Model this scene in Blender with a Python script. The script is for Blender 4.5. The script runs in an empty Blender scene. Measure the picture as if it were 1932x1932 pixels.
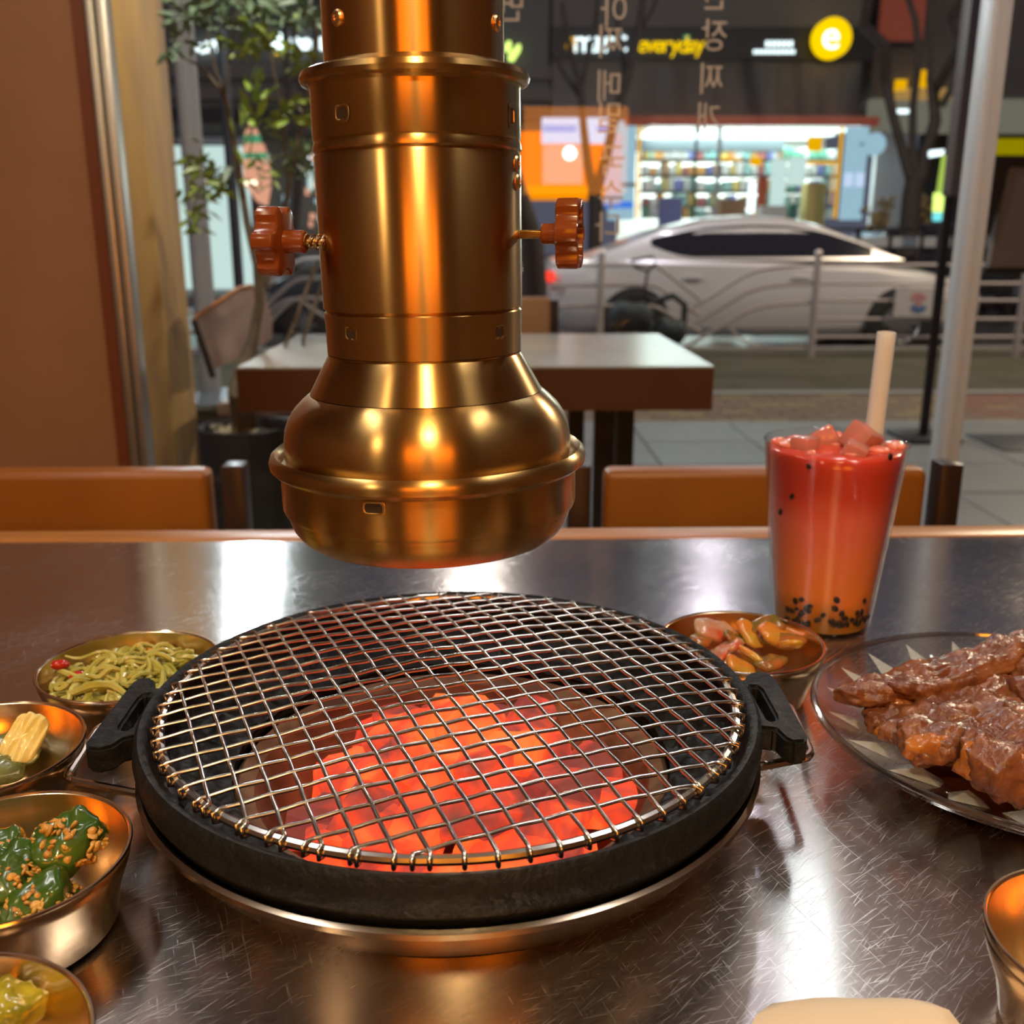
import bpy, bmesh, math, random
from math import sin, cos, pi, radians as R
from mathutils import Vector, Matrix, noise
random.seed(7)
S = bpy.context.scene
COL = S.collection

# ---------------------------------------------------------------- camera
FPX, PITCH, YAW, CAMZ = 1900.0, math.atan(524/1900), R(1.2), 1.03
cam_d = bpy.data.cameras.new('camera'); cam = bpy.data.objects.new('camera', cam_d); COL.objects.link(cam)
cam.location = (0, 0, CAMZ); cam.rotation_euler = (pi/2-PITCH, 0, -YAW)
cam_d.sensor_width = 36; cam_d.lens = FPX/1932*36; cam_d.clip_start = .02; cam_d.clip_end = 200
cam_d.dof.use_dof = True; cam_d.dof.focus_distance = .46; cam_d.dof.aperture_fstop = 11.5
S.camera = cam
# ---------------------------------------------------------------- world, exposure
w = bpy.data.worlds.new('night'); S.world = w; w.use_nodes = True
w.node_tree.nodes['Background'].inputs[0].default_value = (.085, .088, .125, 1)
w.node_tree.nodes['Background'].inputs[1].default_value = 1.0
S.view_settings.view_transform = 'Standard'; S.view_settings.look = 'None'
S.view_settings.exposure = 0.0; S.view_settings.gamma = 1; S.view_settings.use_curve_mapping = False
try:
    S.cycles.max_bounces = 7; S.cycles.diffuse_bounces = 3; S.cycles.glossy_bounces = 5; S.cycles.transmission_bounces = 6; S.cycles.transparent_max_bounces = 14
    S.cycles.use_adaptive_sampling = True; S.cycles.adaptive_threshold = .05
    S.cycles.sample_clamp_indirect = 4; S.cycles.use_denoising = True
    S.cycles.caustics_reflective = True; S.cycles.caustics_refractive = False; S.cycles.blur_glossy = .5
except Exception: pass

def area(name, loc, rot, sx, sy, watt, col):
    l = bpy.data.lights.new(name, 'AREA'); l.shape = 'RECTANGLE'; l.size = sx; l.size_y = sy; l.energy = watt; l.color = col
    o = bpy.data.objects.new(name, l); COL.objects.link(o); o.location = loc; o.rotation_euler = rot
    return o
def point(name, loc, watt, col, rad=.05):
    l = bpy.data.lights.new(name, 'POINT'); l.energy = watt; l.color = col; l.shadow_soft_size = rad
    o = bpy.data.objects.new(name, l); COL.objects.link(o); o.location = loc
    return o
# large lights: ceiling lamps of the dining room, added fills over table and terrace, shop lights, one street lamp, added street fills
area('ceiling_lamp_light', (.05, -.8, 2.50), (0, 0, 0), .22, .22, 30, (1, .80, .42))
area('ceiling_lamp_light', (-1.7, -1.5, 2.50), (0, 0, 0), .22, .22, 22, (1, .74, .46))
area('ceiling_fill', (.75, .75, 2.52), (0, 0, 0), .12, 1.2, 8, (1, .95, .9))  # added pair of overhead fills that whiten the grate wires
area('ceiling_fill', (-.85, .75, 2.52), (0, 0, 0), .12, 1.2, 9, (1, .95, .9))
area('terrace_fill', (-.52, 2.2, 2.5), (0, 0, 0), .05, .05, 22, (1, .93, .82))  # added fill for the column and terrace table, no fixture here
point('street_lamp_and_fill', (-2.4, 9.6, 4.1), 500, (.85, .95, 1), .15)
point('street_lamp_and_fill', (6.0, 8.6, 4.6), 900, (1, .78, .55), .15)  # added fill for pavement and car, no lamp post
point('street_lamp_and_fill', (2.5, 10.1, 6.2), 200, (.92, .86, 1), .2)  # added fill above the railing, also without a post
point('street_lamp_and_fill', (-.15, 7.6, 4.6), 220, (1, .90, .84), .2)  # added fill from the near side to brighten the silver car

# ---------------------------------------------------------------- projection helper: a ray of the photograph met with a real plane
_fw = Vector((sin(YAW)*cos(PITCH), cos(YAW)*cos(PITCH), -sin(PITCH))); _rt = Vector((cos(YAW), -sin(YAW), 0)); _up = _rt.cross(_fw)
def ray(x, y): return _rt*((x-966)/FPX) - _up*((y-966)/FPX) + _fw
def PZ(x, y, z): d = ray(x, y); return Vector((0, 0, CAMZ)) + d*((z-CAMZ)/d.z)
def PY(x, y, Y): d = ray(x, y); return Vector((0, 0, CAMZ)) + d*(Y/d.y)

# ---------------------------------------------------------------- materials
def nt_of(name):
    m = bpy.data.materials.new(name); m.use_nodes = True
    return m, m.node_tree, m.node_tree.nodes, m.node_tree.links
def mat(name, col, rough=.5, metal=0, col2=None, scale=20, stretch=(1, 1, 1), bump=0, bscale=None, ior=1.45, spec=.5, trans=0,
        emit=None, estr=0, aniso=0, arot=0, coat=0, sss=0, rvar=0, detail=4, contrast=(.35, .65), alpha=1):
    m, nt, N, L = nt_of(name); b = N['Principled BSDF']; I = b.inputs
    I['Base Color'].default_value = (*col, 1); I['Roughness'].default_value = rough; I['Metallic'].default_value = metal
    I['IOR'].default_value = ior; I['Specular IOR Level'].default_value = spec; I['Transmission Weight'].default_value = trans
    I['Anisotropic'].default_value = aniso; I['Anisotropic Rotation'].default_value = arot; I['Coat Weight'].default_value = coat; I['Coat Roughness'].default_value = .08
    I['Alpha'].default_value = alpha
    if sss: I['Subsurface Weight'].default_value = sss; I['Subsurface Scale'].default_value = .01
    if emit: I['Emission Color'].default_value = (*emit, 1); I['Emission Strength'].default_value = estr
    if col2 or bump or rvar:
        tc = N.new('ShaderNodeTexCoord'); mp = N.new('ShaderNodeMapping'); mp.inputs['Scale'].default_value = stretch
        L.new(tc.outputs['Object'], mp.inputs[0])
        n = N.new('ShaderNodeTexNoise'); n.inputs['Scale'].default_value = scale; n.inputs['Detail'].default_value = detail
        L.new(mp.outputs[0], n.inputs['Vector'])
        if col2:
            r = N.new('ShaderNodeValToRGB'); e = r.color_ramp.elements
            e[0].position, e[1].position = contrast; e[0].color = (*col, 1); e[1].color = (*col2, 1)
            L.new(n.outputs[0], r.inputs[0]); L.new(r.outputs[0], I['Base Color'])
        if rvar:
            mr = N.new('ShaderNodeMapRange'); mr.inputs['To Min'].default_value = max(0, rough-rvar); mr.inputs['To Max'].default_value = rough+rvar
            L.new(n.outputs[0], mr.inputs[0]); L.new(mr.outputs[0], I['Roughness'])
        if bump:
            n2 = N.new('ShaderNodeTexNoise'); n2.inputs['Scale'].default_value = bscale or scale; n2.inputs['Detail'].default_value = detail
            L.new(mp.outputs[0], n2.inputs['Vector'])
            bp = N.new('ShaderNodeBump'); bp.inputs['Strength'].default_value = bump; bp.inputs['Distance'].default_value = .002
            L.new(n2.outputs[0], bp.inputs['Height']); L.new(bp.outputs[0], I['Normal'])
    return m
def emat(name, col, s):
    m, nt, N, L = nt_of(name); e = N.new('ShaderNodeEmission'); e.inputs[0].default_value = (*col, 1); e.inputs[1].default_value = s
    L.new(e.outputs[0], N['Material Output'].inputs[0]); return m
def thin_glass(name, tint=(1, 1, 1), refl=.04, rough=.0):
    m, nt, N, L = nt_of(name); t = N.new('ShaderNodeBsdfTransparent'); t.inputs[0].default_value = (*tint, 1)
    g = N.new('ShaderNodeBsdfGlossy'); g.inputs['Roughness'].default_value = rough
    lw = N.new('ShaderNodeLayerWeight'); lw.inputs[0].default_value = .5
    pw = N.new('ShaderNodeMath'); pw.operation = 'POWER'; pw.inputs[1].default_value = 4.0; L.new(lw.outputs['Facing'], pw.inputs[0])
    ma = N.new('ShaderNodeMath'); ma.operation = 'MULTIPLY_ADD'; ma.inputs[1].default_value = .75; ma.inputs[2].default_value = refl; L.new(pw.outputs[0], ma.inputs[0])
    mx = N.new('ShaderNodeMixShader'); L.new(ma.outputs[0], mx.inputs[0]); L.new(t.outputs[0], mx.inputs[1]); L.new(g.outputs[0], mx.inputs[2])
    L.new(mx.outputs[0], N['Material Output'].inputs[0]); return m

def steel_table():
    m, nt, N, L = nt_of('brushed_steel_top'); b = N['Principled BSDF']; I = b.inputs
    I['Metallic'].default_value = 1; I['Base Color'].default_value = (.56, .52, .50, 1)
    I['Anisotropic'].default_value = .8; I['Anisotropic Rotation'].default_value = .25
    tg = N.new('ShaderNodeTangent'); tg.direction_type = 'UV_MAP'; L.new(tg.outputs[0], I['Tangent'])
    tc = N.new('ShaderNodeTexCoord')
    def nz(sc, stretch, rot=0, det=3, dist=0):
        m0 = N.new('ShaderNodeMapping'); m0.inputs['Rotation'].default_value = (0, 0, rot); L.new(tc.outputs['Object'], m0.inputs[0])
        mp = N.new('ShaderNodeMapping'); mp.inputs['Scale'].default_value = stretch
        L.new(m0.outputs[0], mp.inputs[0]); n = N.new('ShaderNodeTexNoise'); n.inputs['Scale'].default_value = sc
        n.inputs['Detail'].default_value = det; n.inputs['Distortion'].default_value = dist; L.new(mp.outputs[0], n.inputs[0]); return n
    def ramp(n, a, c):
        r = N.new('ShaderNodeMapRange'); r.inputs['From Min'].default_value = a; r.inputs['From Max'].default_value = c; L.new(n.outputs[0], r.inputs[0]); return r
    def mathn(op, a, c):
        q = N.new('ShaderNodeMath'); q.operation = op
        for i, v in enumerate((a, c)):
            if hasattr(v, 'outputs'): L.new(v.outputs[0], q.inputs[i])
            else: q.inputs[i].default_value = v
        return q
    brush = nz(60, (1, 40, 1), 0, 2)
    s1 = ramp(nz(46, (1, 30, 1), R(-38), 2, .2), .60, .70)
    s2 = ramp(nz(40, (1, 34, 1), R(-50), 2, .3), .60, .70)
    s3 = ramp(nz(52, (1, 30, 1), R(-14), 2, .4), .61, .70)
    s4 = ramp(nz(38, (1, 26, 1), R(70), 2, 1.2), .62, .72)
    sc = mathn('MAXIMUM', mathn('MAXIMUM', s1, s2), mathn('MAXIMUM', s3, s4))
    big = ramp(nz(7, (1, 1, 1), 0, 4), .35, .7)
    rg = mathn('ADD', mathn('MULTIPLY', mathn('MULTIPLY', sc, mathn('ADD', mathn('MULTIPLY', big, .45), .55)), .14), mathn('ADD', mathn('MULTIPLY', big, .05), .15))
    L.new(rg.outputs[0], I['Roughness'])
    h = mathn('ADD', mathn('MULTIPLY', brush, .10), mathn('MULTIPLY', sc, .25))
    bp = N.new('ShaderNodeBump'); bp.inputs['Strength'].default_value = .05; bp.inputs['Distance'].default_value = .0002
    L.new(h.outputs[0], bp.inputs['Height']); L.new(bp.outputs[0], I['Normal'])
    return m
def coal_mat():
    m, nt, N, L = nt_of('glowing_charcoal'); b = N['Principled BSDF']; I = b.inputs
    oi = N.new('ShaderNodeObjectInfo'); tc = N.new('ShaderNodeTexCoord'); ad = N.new('ShaderNodeVectorMath'); ad.operation = 'ADD'
    L.new(tc.outputs['Object'], ad.inputs[0]); L.new(oi.outputs['Location'], ad.inputs[1])
    n = N.new('ShaderNodeTexNoise'); n.inputs['Scale'].default_value = 30; n.inputs['Detail'].default_value = 3; n.inputs['Distortion'].default_value = .6
    L.new(ad.outputs[0], n.inputs[0])
    sh = N.new('ShaderNodeMath'); sh.operation = 'MULTIPLY_ADD'; sh.inputs[1].default_value = .26; L.new(oi.outputs['Random'], sh.inputs[0])
    s2 = N.new('ShaderNodeMath'); s2.operation = 'SUBTRACT'; s2.inputs[1].default_value = .13; L.new(n.outputs[0], s2.inputs[0]); L.new(s2.outputs[0], sh.inputs[2])
    r = N.new('ShaderNodeValToRGB'); e = r.color_ramp.elements
    e[0].position = .30; e[0].color = (.22, .03, .025, 1); e[1].position = .74; e[1].color = (1, .20, .03, 1)
    q = e.new(.42); q.color = (.55, .045, .025, 1); q = e.new(.54); q.color = (1, .06, .016, 1)
    L.new(sh.outputs[0], r.inputs[0]); L.new(r.outputs[0], I['Emission Color']); I['Emission Strength'].default_value = 1.05
    I['Base Color'].default_value = (.07, .05, .045, 1); I['Roughness'].default_value = .95
    ob = N.new('ShaderNodeTexNoise'); ob.inputs['Scale'].default_value = 60; ob.inputs['Detail'].default_value = 4; L.new(ad.outputs[0], ob.inputs[0])
    bp = N.new('ShaderNodeBump'); bp.inputs['Strength'].default_value = .5; bp.inputs['Distance'].default_value = .002
    L.new(ob.outputs[0], bp.inputs['Height']); L.new(bp.outputs[0], I['Normal'])
    return m
def drink_mat():
    m, nt, N, L = nt_of('layered_fruit_drink'); b = N['Principled BSDF']; I = b.inputs
    tc = N.new('ShaderNodeTexCoord'); sp = N.new('ShaderNodeSeparateXYZ'); L.new(tc.outputs['Object'], sp.inputs[0])
    n = N.new('ShaderNodeTexNoise'); n.inputs['Scale'].default_value = 28; n.inputs['Detail'].default_value = 2; L.new(tc.outputs['Object'], n.inputs[0])
    a = N.new('ShaderNodeMath'); a.operation = 'MULTIPLY_ADD'; a.inputs[1].default_value = .035; L.new(n.outputs[0], a.inputs[0]); L.new(sp.outputs['Z'], a.inputs[2])
    mr = N.new('ShaderNodeMapRange'); mr.inputs['From Min'].default_value = .016; mr.inputs['From Max'].default_value = .145; L.new(a.outputs[0], mr.inputs[0])
    r = N.new('ShaderNodeValToRGB'); e = r.color_ramp.elements
    e[0].position = 0; e[0].color = (.24, .11, .012, 1); e[1].position = 1; e[1].color = (.62, .065, .035, 1)
    for p, c in ((.13, (.45, .17, .015)), (.24, (.80, .26, .05)), (.48, (.82, .25, .10)), (.66, (.82, .20, .14)), (.84, (.68, .085, .045))):
        q = e.new(p); q.color = (*c, 1)
    L.new(mr.outputs[0], r.inputs[0]); L.new(r.outputs[0], I['Base Color'])
    I['Roughness'].default_value = .12; I['Subsurface Weight'].default_value = .5; I['Subsurface Scale'].default_value = .01
    I['Subsurface Radius'].default_value = (1, .45, .25)
    return m

M = {}
M['table'] = steel_table()
M['brass'] = mat('brushed_brass', (.50, .30, .10), .27, 1, aniso=.9, arot=.25)
M['brass_bright'] = mat('polished_brass_edge', (.82, .62, .34), .16, 1)
M['slot'] = mat('dark_recess', (.03, .014, .006), .6)
M['rivet'] = mat('brass_rivet', (.8, .5, .25), .3, 1)
M['knob'] = mat('glossy_brown_plastic', (.20, .046, .010), .22, spec=.6)
M['spring'] = mat('spring_steel', (.6, .5, .4), .25, 1)
M['bowl'] = mat('brushed_bowl_metal', (.76, .56, .35), .22, 1, bump=.015, scale=40, stretch=(1, 1, 14), aniso=.4)
M['bowl_rim'] = mat('polished_bowl_rim', (.85, .75, .62), .14, 1)
M['iron'] = mat('cast_iron', (.008, .008, .0085), .52, .0, bump=.9, scale=160, detail=6, spec=.22, rvar=.12)
M['crust'] = mat('charred_crust', (.005, .0045, .0045), .5, 0, bump=1, scale=90, detail=6, spec=.4)
M['wire'] = mat('bright_steel_wire', (.62, .60, .57), .22, 1)
M['wire_gold'] = mat('heat_tinted_wire', (.66, .5, .3), .25, 1)
M['clay'] = mat('fired_clay', (.24, .15, .10), .85, col2=(.12, .06, .04), scale=26, bump=.5)
M['coal'] = coal_mat()
M['tray'] = mat('tray_steel', (.55, .43, .32), .2, 1)
M['wood_rim'] = mat('orange_wood_rim', (.32, .12, .028), .35, col2=(.42, .17, .045), scale=9, stretch=(1, 14, 14))
M['darkwood'] = mat('dark_stained_wood', (.022, .009, .005), .35, col2=(.035, .014, .008), scale=8, stretch=(8, 8, 1))
M['leather'] = mat('orange_brown_leatherette', (.28, .09, .009), .40, col2=(.24, .072, .006), scale=6, bump=.15, bscale=260)
M['panel'] = mat('brown_wall_panel', (.30, .135, .062), .5, col2=(.25, .11, .048), scale=3, bump=.1, bscale=200)
M['panel_edge'] = mat('dark_panel_edge', (.14, .035, .012), .4)
M['jamb'] = mat('brushed_aluminium', (.42, .40, .37), .35, .9)
M['mullion'] = mat('light_grey_frame', (.46, .46, .49), .4, 0)
M['woodcol'] = mat('knotty_pine', (.62, .38, .13), .6, col2=(.42, .27, .14), scale=5, stretch=(3, 3, .6), contrast=(.4, .72))
M['glass'] = thin_glass('window_glass', (.97, .985, .98), .022)
M['cupglass'] = thin_glass('clear_cup', (.99, .97, .96), .03)
M['drink'] = drink_mat()
M['ice'] = mat('reddish_ice', (.95, .36, .30), .05, trans=.5, ior=1.3, spec=.8)
M['foam'] = mat('pink_froth', (.80, .22, .16), .1, bump=.6, scale=150, sss=.3)
M['straw'] = mat('frosted_straw', (.86, .86, .88), .35, alpha=.62)
M['straw_in'] = mat('pink_drink_in_straw', (.95, .38, .26), .3)
M['seed'] = mat('passion_seed', (.02, .01, .005), .3)
M['plateglass'] = thin_glass('cut_glass', (.985, .985, .98), .16, .08)
M['rimglass'] = thin_glass('glass_rim', (.80, .79, .78), .25, .08)
M['facet'] = mat('bright_cut_facet', (.78, .78, .76), .10, spec=1, alpha=.26)
M['meat'] = mat('marinated_raw_meat', (.14, .042, .018), .2, col2=(.29, .105, .04), scale=60, bump=1.0, bscale=170, coat=.08, contrast=(.38, .7), sss=.15, detail=6)
M['fat'] = mat('orange_marinated_fat', (.46, .15, .02), .22, col2=(.24, .07, .025), scale=70, bump=.9, bscale=150, coat=.3)
M['sauce'] = mat('dark_marinade', (.12, .03, .012), .05, spec=.8, coat=.5)
M['namul'] = mat('olive_green_strand', (.33, .30, .045), .25, col2=(.50, .44, .13), scale=60, coat=.3)
M['redpep'] = mat('red_pepper', (.42, .018, .008), .2, coat=.4)
M['leafpick'] = mat('dark_pickled_leaf', (.07, .10, .03), .25, col2=(.20, .22, .09), scale=60, coat=.3, bump=.4)
M['radish'] = mat('yellow_pickled_radish', (.72, .52, .13), .25, col2=(.80, .66, .28), scale=30, coat=.3)
M['chili'] = mat('green_chili', (.022, .075, .008), .25, col2=(.07, .12, .015), scale=40, coat=.4)
M['paste'] = mat('orange_bean_paste', (.42, .17, .02), .35, col2=(.70, .38, .09), scale=90, bump=.9, bscale=240, coat=.3)
M['kimchi_g'] = mat('kimchi_green', (.12, .11, .02), .22, col2=(.38, .10, .02), scale=60, coat=.4)
M['kimchi_o'] = mat('kimchi_orange', (.62, .17, .02), .22, col2=(.50, .30, .04), scale=50, coat=.4)
M['kimchi_w'] = mat('kimchi_pale', (.45, .30, .20), .25, col2=(.55, .09, .03), scale=60, coat=.4)
M['yellowpick'] = mat('yellow_green_pickle', (.45, .36, .02), .2, col2=(.16, .15, .01), scale=90, coat=.4, bump=.5)
M['napkin'] = mat('cream_paper', (.66, .53, .40), .7, bump=.2, scale=30)
M['otop'] = mat('pale_laminate', (.40, .37, .31), .22, col2=(.36, .33, .28), scale=4)
M['oside'] = mat('red_brown_edge', (.105, .032, .012), .35)
M['black'] = mat('black_metal', (.012, .011, .012), .4)
M['darkgrey'] = mat('dark_grey_plastic', (.032, .036, .042), .45)
M['greytop'] = mat('grey_wicker_top', (.14, .17, .19), .5, bump=.6, scale=120)
M['soil'] = mat('dry_soil', (.10, .085, .05), .9, bump=.8, scale=60)
M['straw_mulch'] = mat('pale_mulch', (.62, .56, .38), .8)
M['bark'] = mat('grey_brown_bark', (.17, .13, .085), .8, col2=(.11, .085, .06), scale=30, bump=.5)
M['leaf_a'] = mat('bright_leaf', (.30, .46, .055), .45, sss=.2)
M['leaf_b'] = mat('grey_green_leaf', (.15, .22, .13), .45)
M['leaf_c'] = mat('yellow_green_leaf', (.22, .30, .045), .45)
M['padgrey'] = mat('taupe_leatherette', (.33, .23, .19), .4)
M['padbrown'] = mat('tan_leatherette', (.34, .17, .08), .4)
M['cloth_edge'] = mat('orange_edge', (.55, .22, .07), .4)
M['tile'] = mat('grey_paving', (.21, .22, .21), .45, col2=(.17, .18, .175), scale=2.2, bump=.2, bscale=80)
M['joint'] = mat('dark_joint', (.07, .07, .065), .8)
M['paver'] = mat('brown_paver', (.17, .115, .07), .5, col2=(.13, .09, .06), scale=3)
M['paver2'] = mat('red_paver', (.19, .085, .055), .5)
M['paver3'] = mat('ochre_paver', (.22, .165, .075), .5)
M['grass'] = mat('dark_verge', (.045, .045, .02), .9, col2=(.07, .06, .035), scale=3)
M['asphalt'] = mat('wet_asphalt', (.035, .036, .036), .25, col2=(.06, .06, .06), scale=4)
M['kerb'] = mat('kerb_stone', (.23, .22, .20), .6)
M['fence'] = mat('stainless_rail', (.62, .54, .50), .35, .35)
M['car_s'] = mat('silver_paint', (.62, .59, .58), .30, .3, coat=.5)
M['car_b'] = mat('black_paint', (.03, .036, .042), .15, .3, coat=.8)
M['carglass'] = mat('tinted_glass', (.012, .013, .018), .06, spec=.6)
M['tyre'] = mat('tyre_rubber', (.01, .01, .01), .7)
M['rim'] = mat('alloy_rim', (.35, .35, .34), .3, .9)
M['redlamp'] = emat('tail_light', (1, .05, .03), 1.4)
M['hlamp'] = emat('warm_headlight', (1, .85, .6), 3)
M['build'] = mat('dark_facade', (.12, .108, .098), .7, col2=(.16, .145, .13), scale=.4)
M['build2'] = mat('grey_soffit', (.11, .11, .105), .6)
M['blackband'] = mat('black_sign_band', (.018, .02, .024), .5)
M['paleblue'] = emat('pale_blue_lit_panel', (.36, .56, .68), .95)
M['white_l'] = emat('white_tube', (.80, 1, .98), 3.0)
M['white_s'] = emat('white_sign', (.82, .97, 1), 2.2)
M['white_w'] = emat('lit_white_wall', (.62, .80, .76), 1.0)
M['yellow_s'] = emat('yellow_sign', (1, .62, .0), 1.25)
M['yellow_d'] = emat('amber_sign', (.85, .42, .0), 1.1)
M['lime'] = emat('lime_sign', (.75, 1, .22), 1.6)
M['lime_d'] = emat('lime_strip', (.45, .62, .10), 1)
M['cyan'] = emat('cyan_sign', (.2, .8, .85), 1.2)
M['green_s'] = emat('green_sign', (.07, .33, .16), 1)
M['orange_s'] = emat('orange_panel_glow', (1, .19, .01), 1.05)
M['orange_y'] = emat('amber_panel_glow', (1, .29, .0), 1.05)
M['peach'] = emat('peach_poster_glow', (.86, .40, .26), .95)
M['poster'] = emat('white_blue_poster_glow', (.62, .74, 1), 1.0)
M['blue_s'] = emat('blue_print', (.06, .22, .80), 1.0)
M['pinkpanel'] = emat('pale_pink_panel', (.62, .50, .60), .9)
M['amber_wall'] = emat('amber_backlit_panel', (1, .29, .015), 8.5)
M['warmlamp'] = emat('warm_lamp', (1, .8, .42), 14)
M['tube_fill'] = emat('fill_tube_white', (1, .95, .88), 6)
M['whitelamp'] = emat('white_tube_lamp', (.85, .97, 1), 10)
M['streethead'] = emat('street_lamp_head', (.75, .95, 1), 160)
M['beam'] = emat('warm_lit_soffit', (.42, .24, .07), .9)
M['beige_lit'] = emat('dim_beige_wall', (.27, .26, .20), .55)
M['yband'] = emat('yellow_hoarding', (.42, .33, .0), .7)
M['greywall'] = mat('grey_side_wall', (.34, .34, .36), .6)
M['dullred'] = mat('red_awning_and_reflection', (.22, .05, .03), .6, emit=(.30, .06, .03), estr=.35)  # also carries the red room reflections painted beyond the window
M['bag_teal'] = mat('teal_black_fabric', (.035, .05, .05), .6)
M['white_board'] = mat('white_board', (.74, .70, .66), .5)
M['pink_ink'] = mat('pink_ink', (.75, .32, .30), .5); M['blue_ink'] = mat('blue_ink', (.10, .22, .48), .5)
M['boardgrey'] = mat('grey_brown_board', (.17, .135, .12), .5)
M['lettering'] = mat('taupe_vinyl', (.55, .44, .37), .5)
M['plaster'] = mat('warm_plaster', (.20, .10, .055), .7)
M['ceil'] = mat('pale_ceiling', (.50, .44, .38), .6)
M['floor'] = mat('brown_floor_tile', (.09, .06, .045), .4, col2=(.07, .045, .035), scale=3)
M['header'] = mat('brown_header_board', (.19, .11, .08), .5)

# ---------------------------------------------------------------- mesh accumulator
class MB:
    def __init__(s): s.v = []; s.f = []; s.mi = []; s.soft = False
    def add(s, v, f, mi=0):
        o = len(s.v); s.v += [tuple(p) for p in v]; s.f += [tuple(i+o for i in q) for q in f]; s.mi += [mi]*len(f); return s
    def box(s, a, b, mi=0, mtx=None):
        x0, y0, z0 = a; x1, y1, z1 = b
        v = [(x, y, z) for z in (z0, z1) for y in (y0, y1) for x in (x0, x1)]
        if mtx: v = [mtx @ Vector(p) for p in v]
        return s.add(v, [(0, 2, 3, 1), (4, 5, 7, 6), (0, 1, 5, 4), (2, 6, 7, 3), (0, 4, 6, 2), (1, 3, 7, 5)], mi)
    def bbox(s, a, b, bev=.004, seg=2, mi=0, mtx=None):
        bm = bmesh.new(); bmesh.ops.create_cube(bm, size=1)
        c = [(a[i]+b[i])/2 for i in range(3)]; d = [abs(b[i]-a[i]) for i in range(3)]
        for q in bm.verts: q.co = Vector((q.co.x*d[0]+c[0], q.co.y*d[1]+c[1], q.co.z*d[2]+c[2]))
        bmesh.ops.bevel(bm, geom=list(bm.edges), offset=min(bev, min(d)*.45), segments=seg, affect='EDGES', profile=.5)
        if mtx: bmesh.ops.transform(bm, matrix=mtx, verts=bm.verts)
        s.frombm(bm, mi); bm.free(); return s
    def frombm(s, bm, mi=0):
        bm.verts.index_update(); s.add([q.co.copy() for q in bm.verts], [[q.index for q in f.verts] for f in bm.faces], mi); return s
    def tube(s, pts, r, n=8, mi=0, closed=False, cap=True):
        pts = [Vector(p) for p in pts]; k = len(pts); rr = r if hasattr(r, '__len__') else [r]*k
        v = []; up = None
        for i, p in enumerate(pts):
            if closed: t = pts[(i+1) % k]-pts[i-1]
            else: t = pts[min(i+1, k-1)]-pts[max(i-1, 0)]
            t = t.normalized() if t.length > 1e-9 else Vector((0, 0, 1))
            if up is None: up = Vector((0, 0, 1)) if abs(t.z) < .9 else Vector((1, 0, 0))
            a = t.cross(up)
            a = a.normalized() if a.length > 1e-6 else t.orthogonal().normalized()
            up = a.cross(t).normalized()
            for j in range(n):
                g = 2*pi*j/n; v.append(p + (a*cos(g)+up*sin(g))*rr[i])
        f = []
        for i in range(k if closed else k-1):
            i2 = (i+1) % k
            for j in range(n): j2 = (j+1) % n; f.append((i*n+j, i*n+j2, i2*n+j2, i2*n+j))
        if not closed and cap: f.append(tuple(range(n))[::-1]); f.append(tuple((k-1)*n+j for j in range(n)))
        return s.add(v, f, mi)
    def lathe(s, prof, n=64, c=(0, 0, 0), mi=0, closed=False):
        v = []; k = len(prof)
        for r, z in prof:
            for j in range(n): g = 2*pi*j/n; v.append((c[0]+r*cos(g), c[1]+r*sin(g), c[2]+z))
        f = []
        for i in range(k if closed else k-1):
            i2 = (i+1) % k
            for j in range(n): j2 = (j+1) % n; f.append((i*n+j, i*n+j2, i2*n+j2, i2*n+j))
        return s.add(v, f, mi)
    def prism(s, poly, d, mtx, mi=0):          # polygon in local xy, thickness d along local z
        n = len(poly); v = [mtx @ Vector((x, y, z)) for z in (0, d) for x, y in poly]
        f = [tuple(range(n))[::-1], tuple(range(n, 2*n))]+[(i, (i+1) % n, n+(i+1) % n, n+i) for i in range(n)]
        return s.add(v, f, mi)
    def blob(s, c, dim, rot=(0, 0, 0), amp=.15, fr=2.0, seed=0, nu=16, nv=10, pw=1.0, mi=0, bend=0, ridge=0):
        mx = Matrix.Translation(c) @ (Matrix.Rotation(rot[2], 4, 'Z') @ Matrix.Rotation(rot[1], 4, 'Y') @ Matrix.Rotation(rot[0], 4, 'X'))
        sg = lambda q: math.copysign(abs(q)**pw, q); s.soft = True
        v = []
        for i in range(nv+1):
            th = pi*i/nv
            for j in range(nu):
                ph = 2*pi*j/nu; d = Vector((sg(sin(th))*sg(cos(ph)), sg(sin(th))*sg(sin(ph)), sg(cos(th))))
                p = Vector((d.x*dim[0], d.y*dim[1], d.z*dim[2])); md = sorted(dim)[1]*.6+min(dim)*.4; q = p/md*fr*.55
                p += d.normalized()*md*amp*(noise.noise(q+Vector((seed*3.1, seed*1.7, seed)))+.5*noise.noise(q*2.7+Vector((seed, seed*2.3, 0)))+.22*noise.noise(q*6+Vector((seed, 0, 5))))
                if ridge: p.z += ridge*sin(d.x*14)
                if bend: p.z += bend*(p.x/dim[0])**2*dim[0]
                v.append(mx @ p)
        f = []
        for i in range(nv):
            for j in range(nu): j2 = (j+1) % nu; f.append((i*nu+j, (i+1)*nu+j, (i+1)*nu+j2, i*nu+j2))
        return s.add(v, f, mi)
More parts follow.
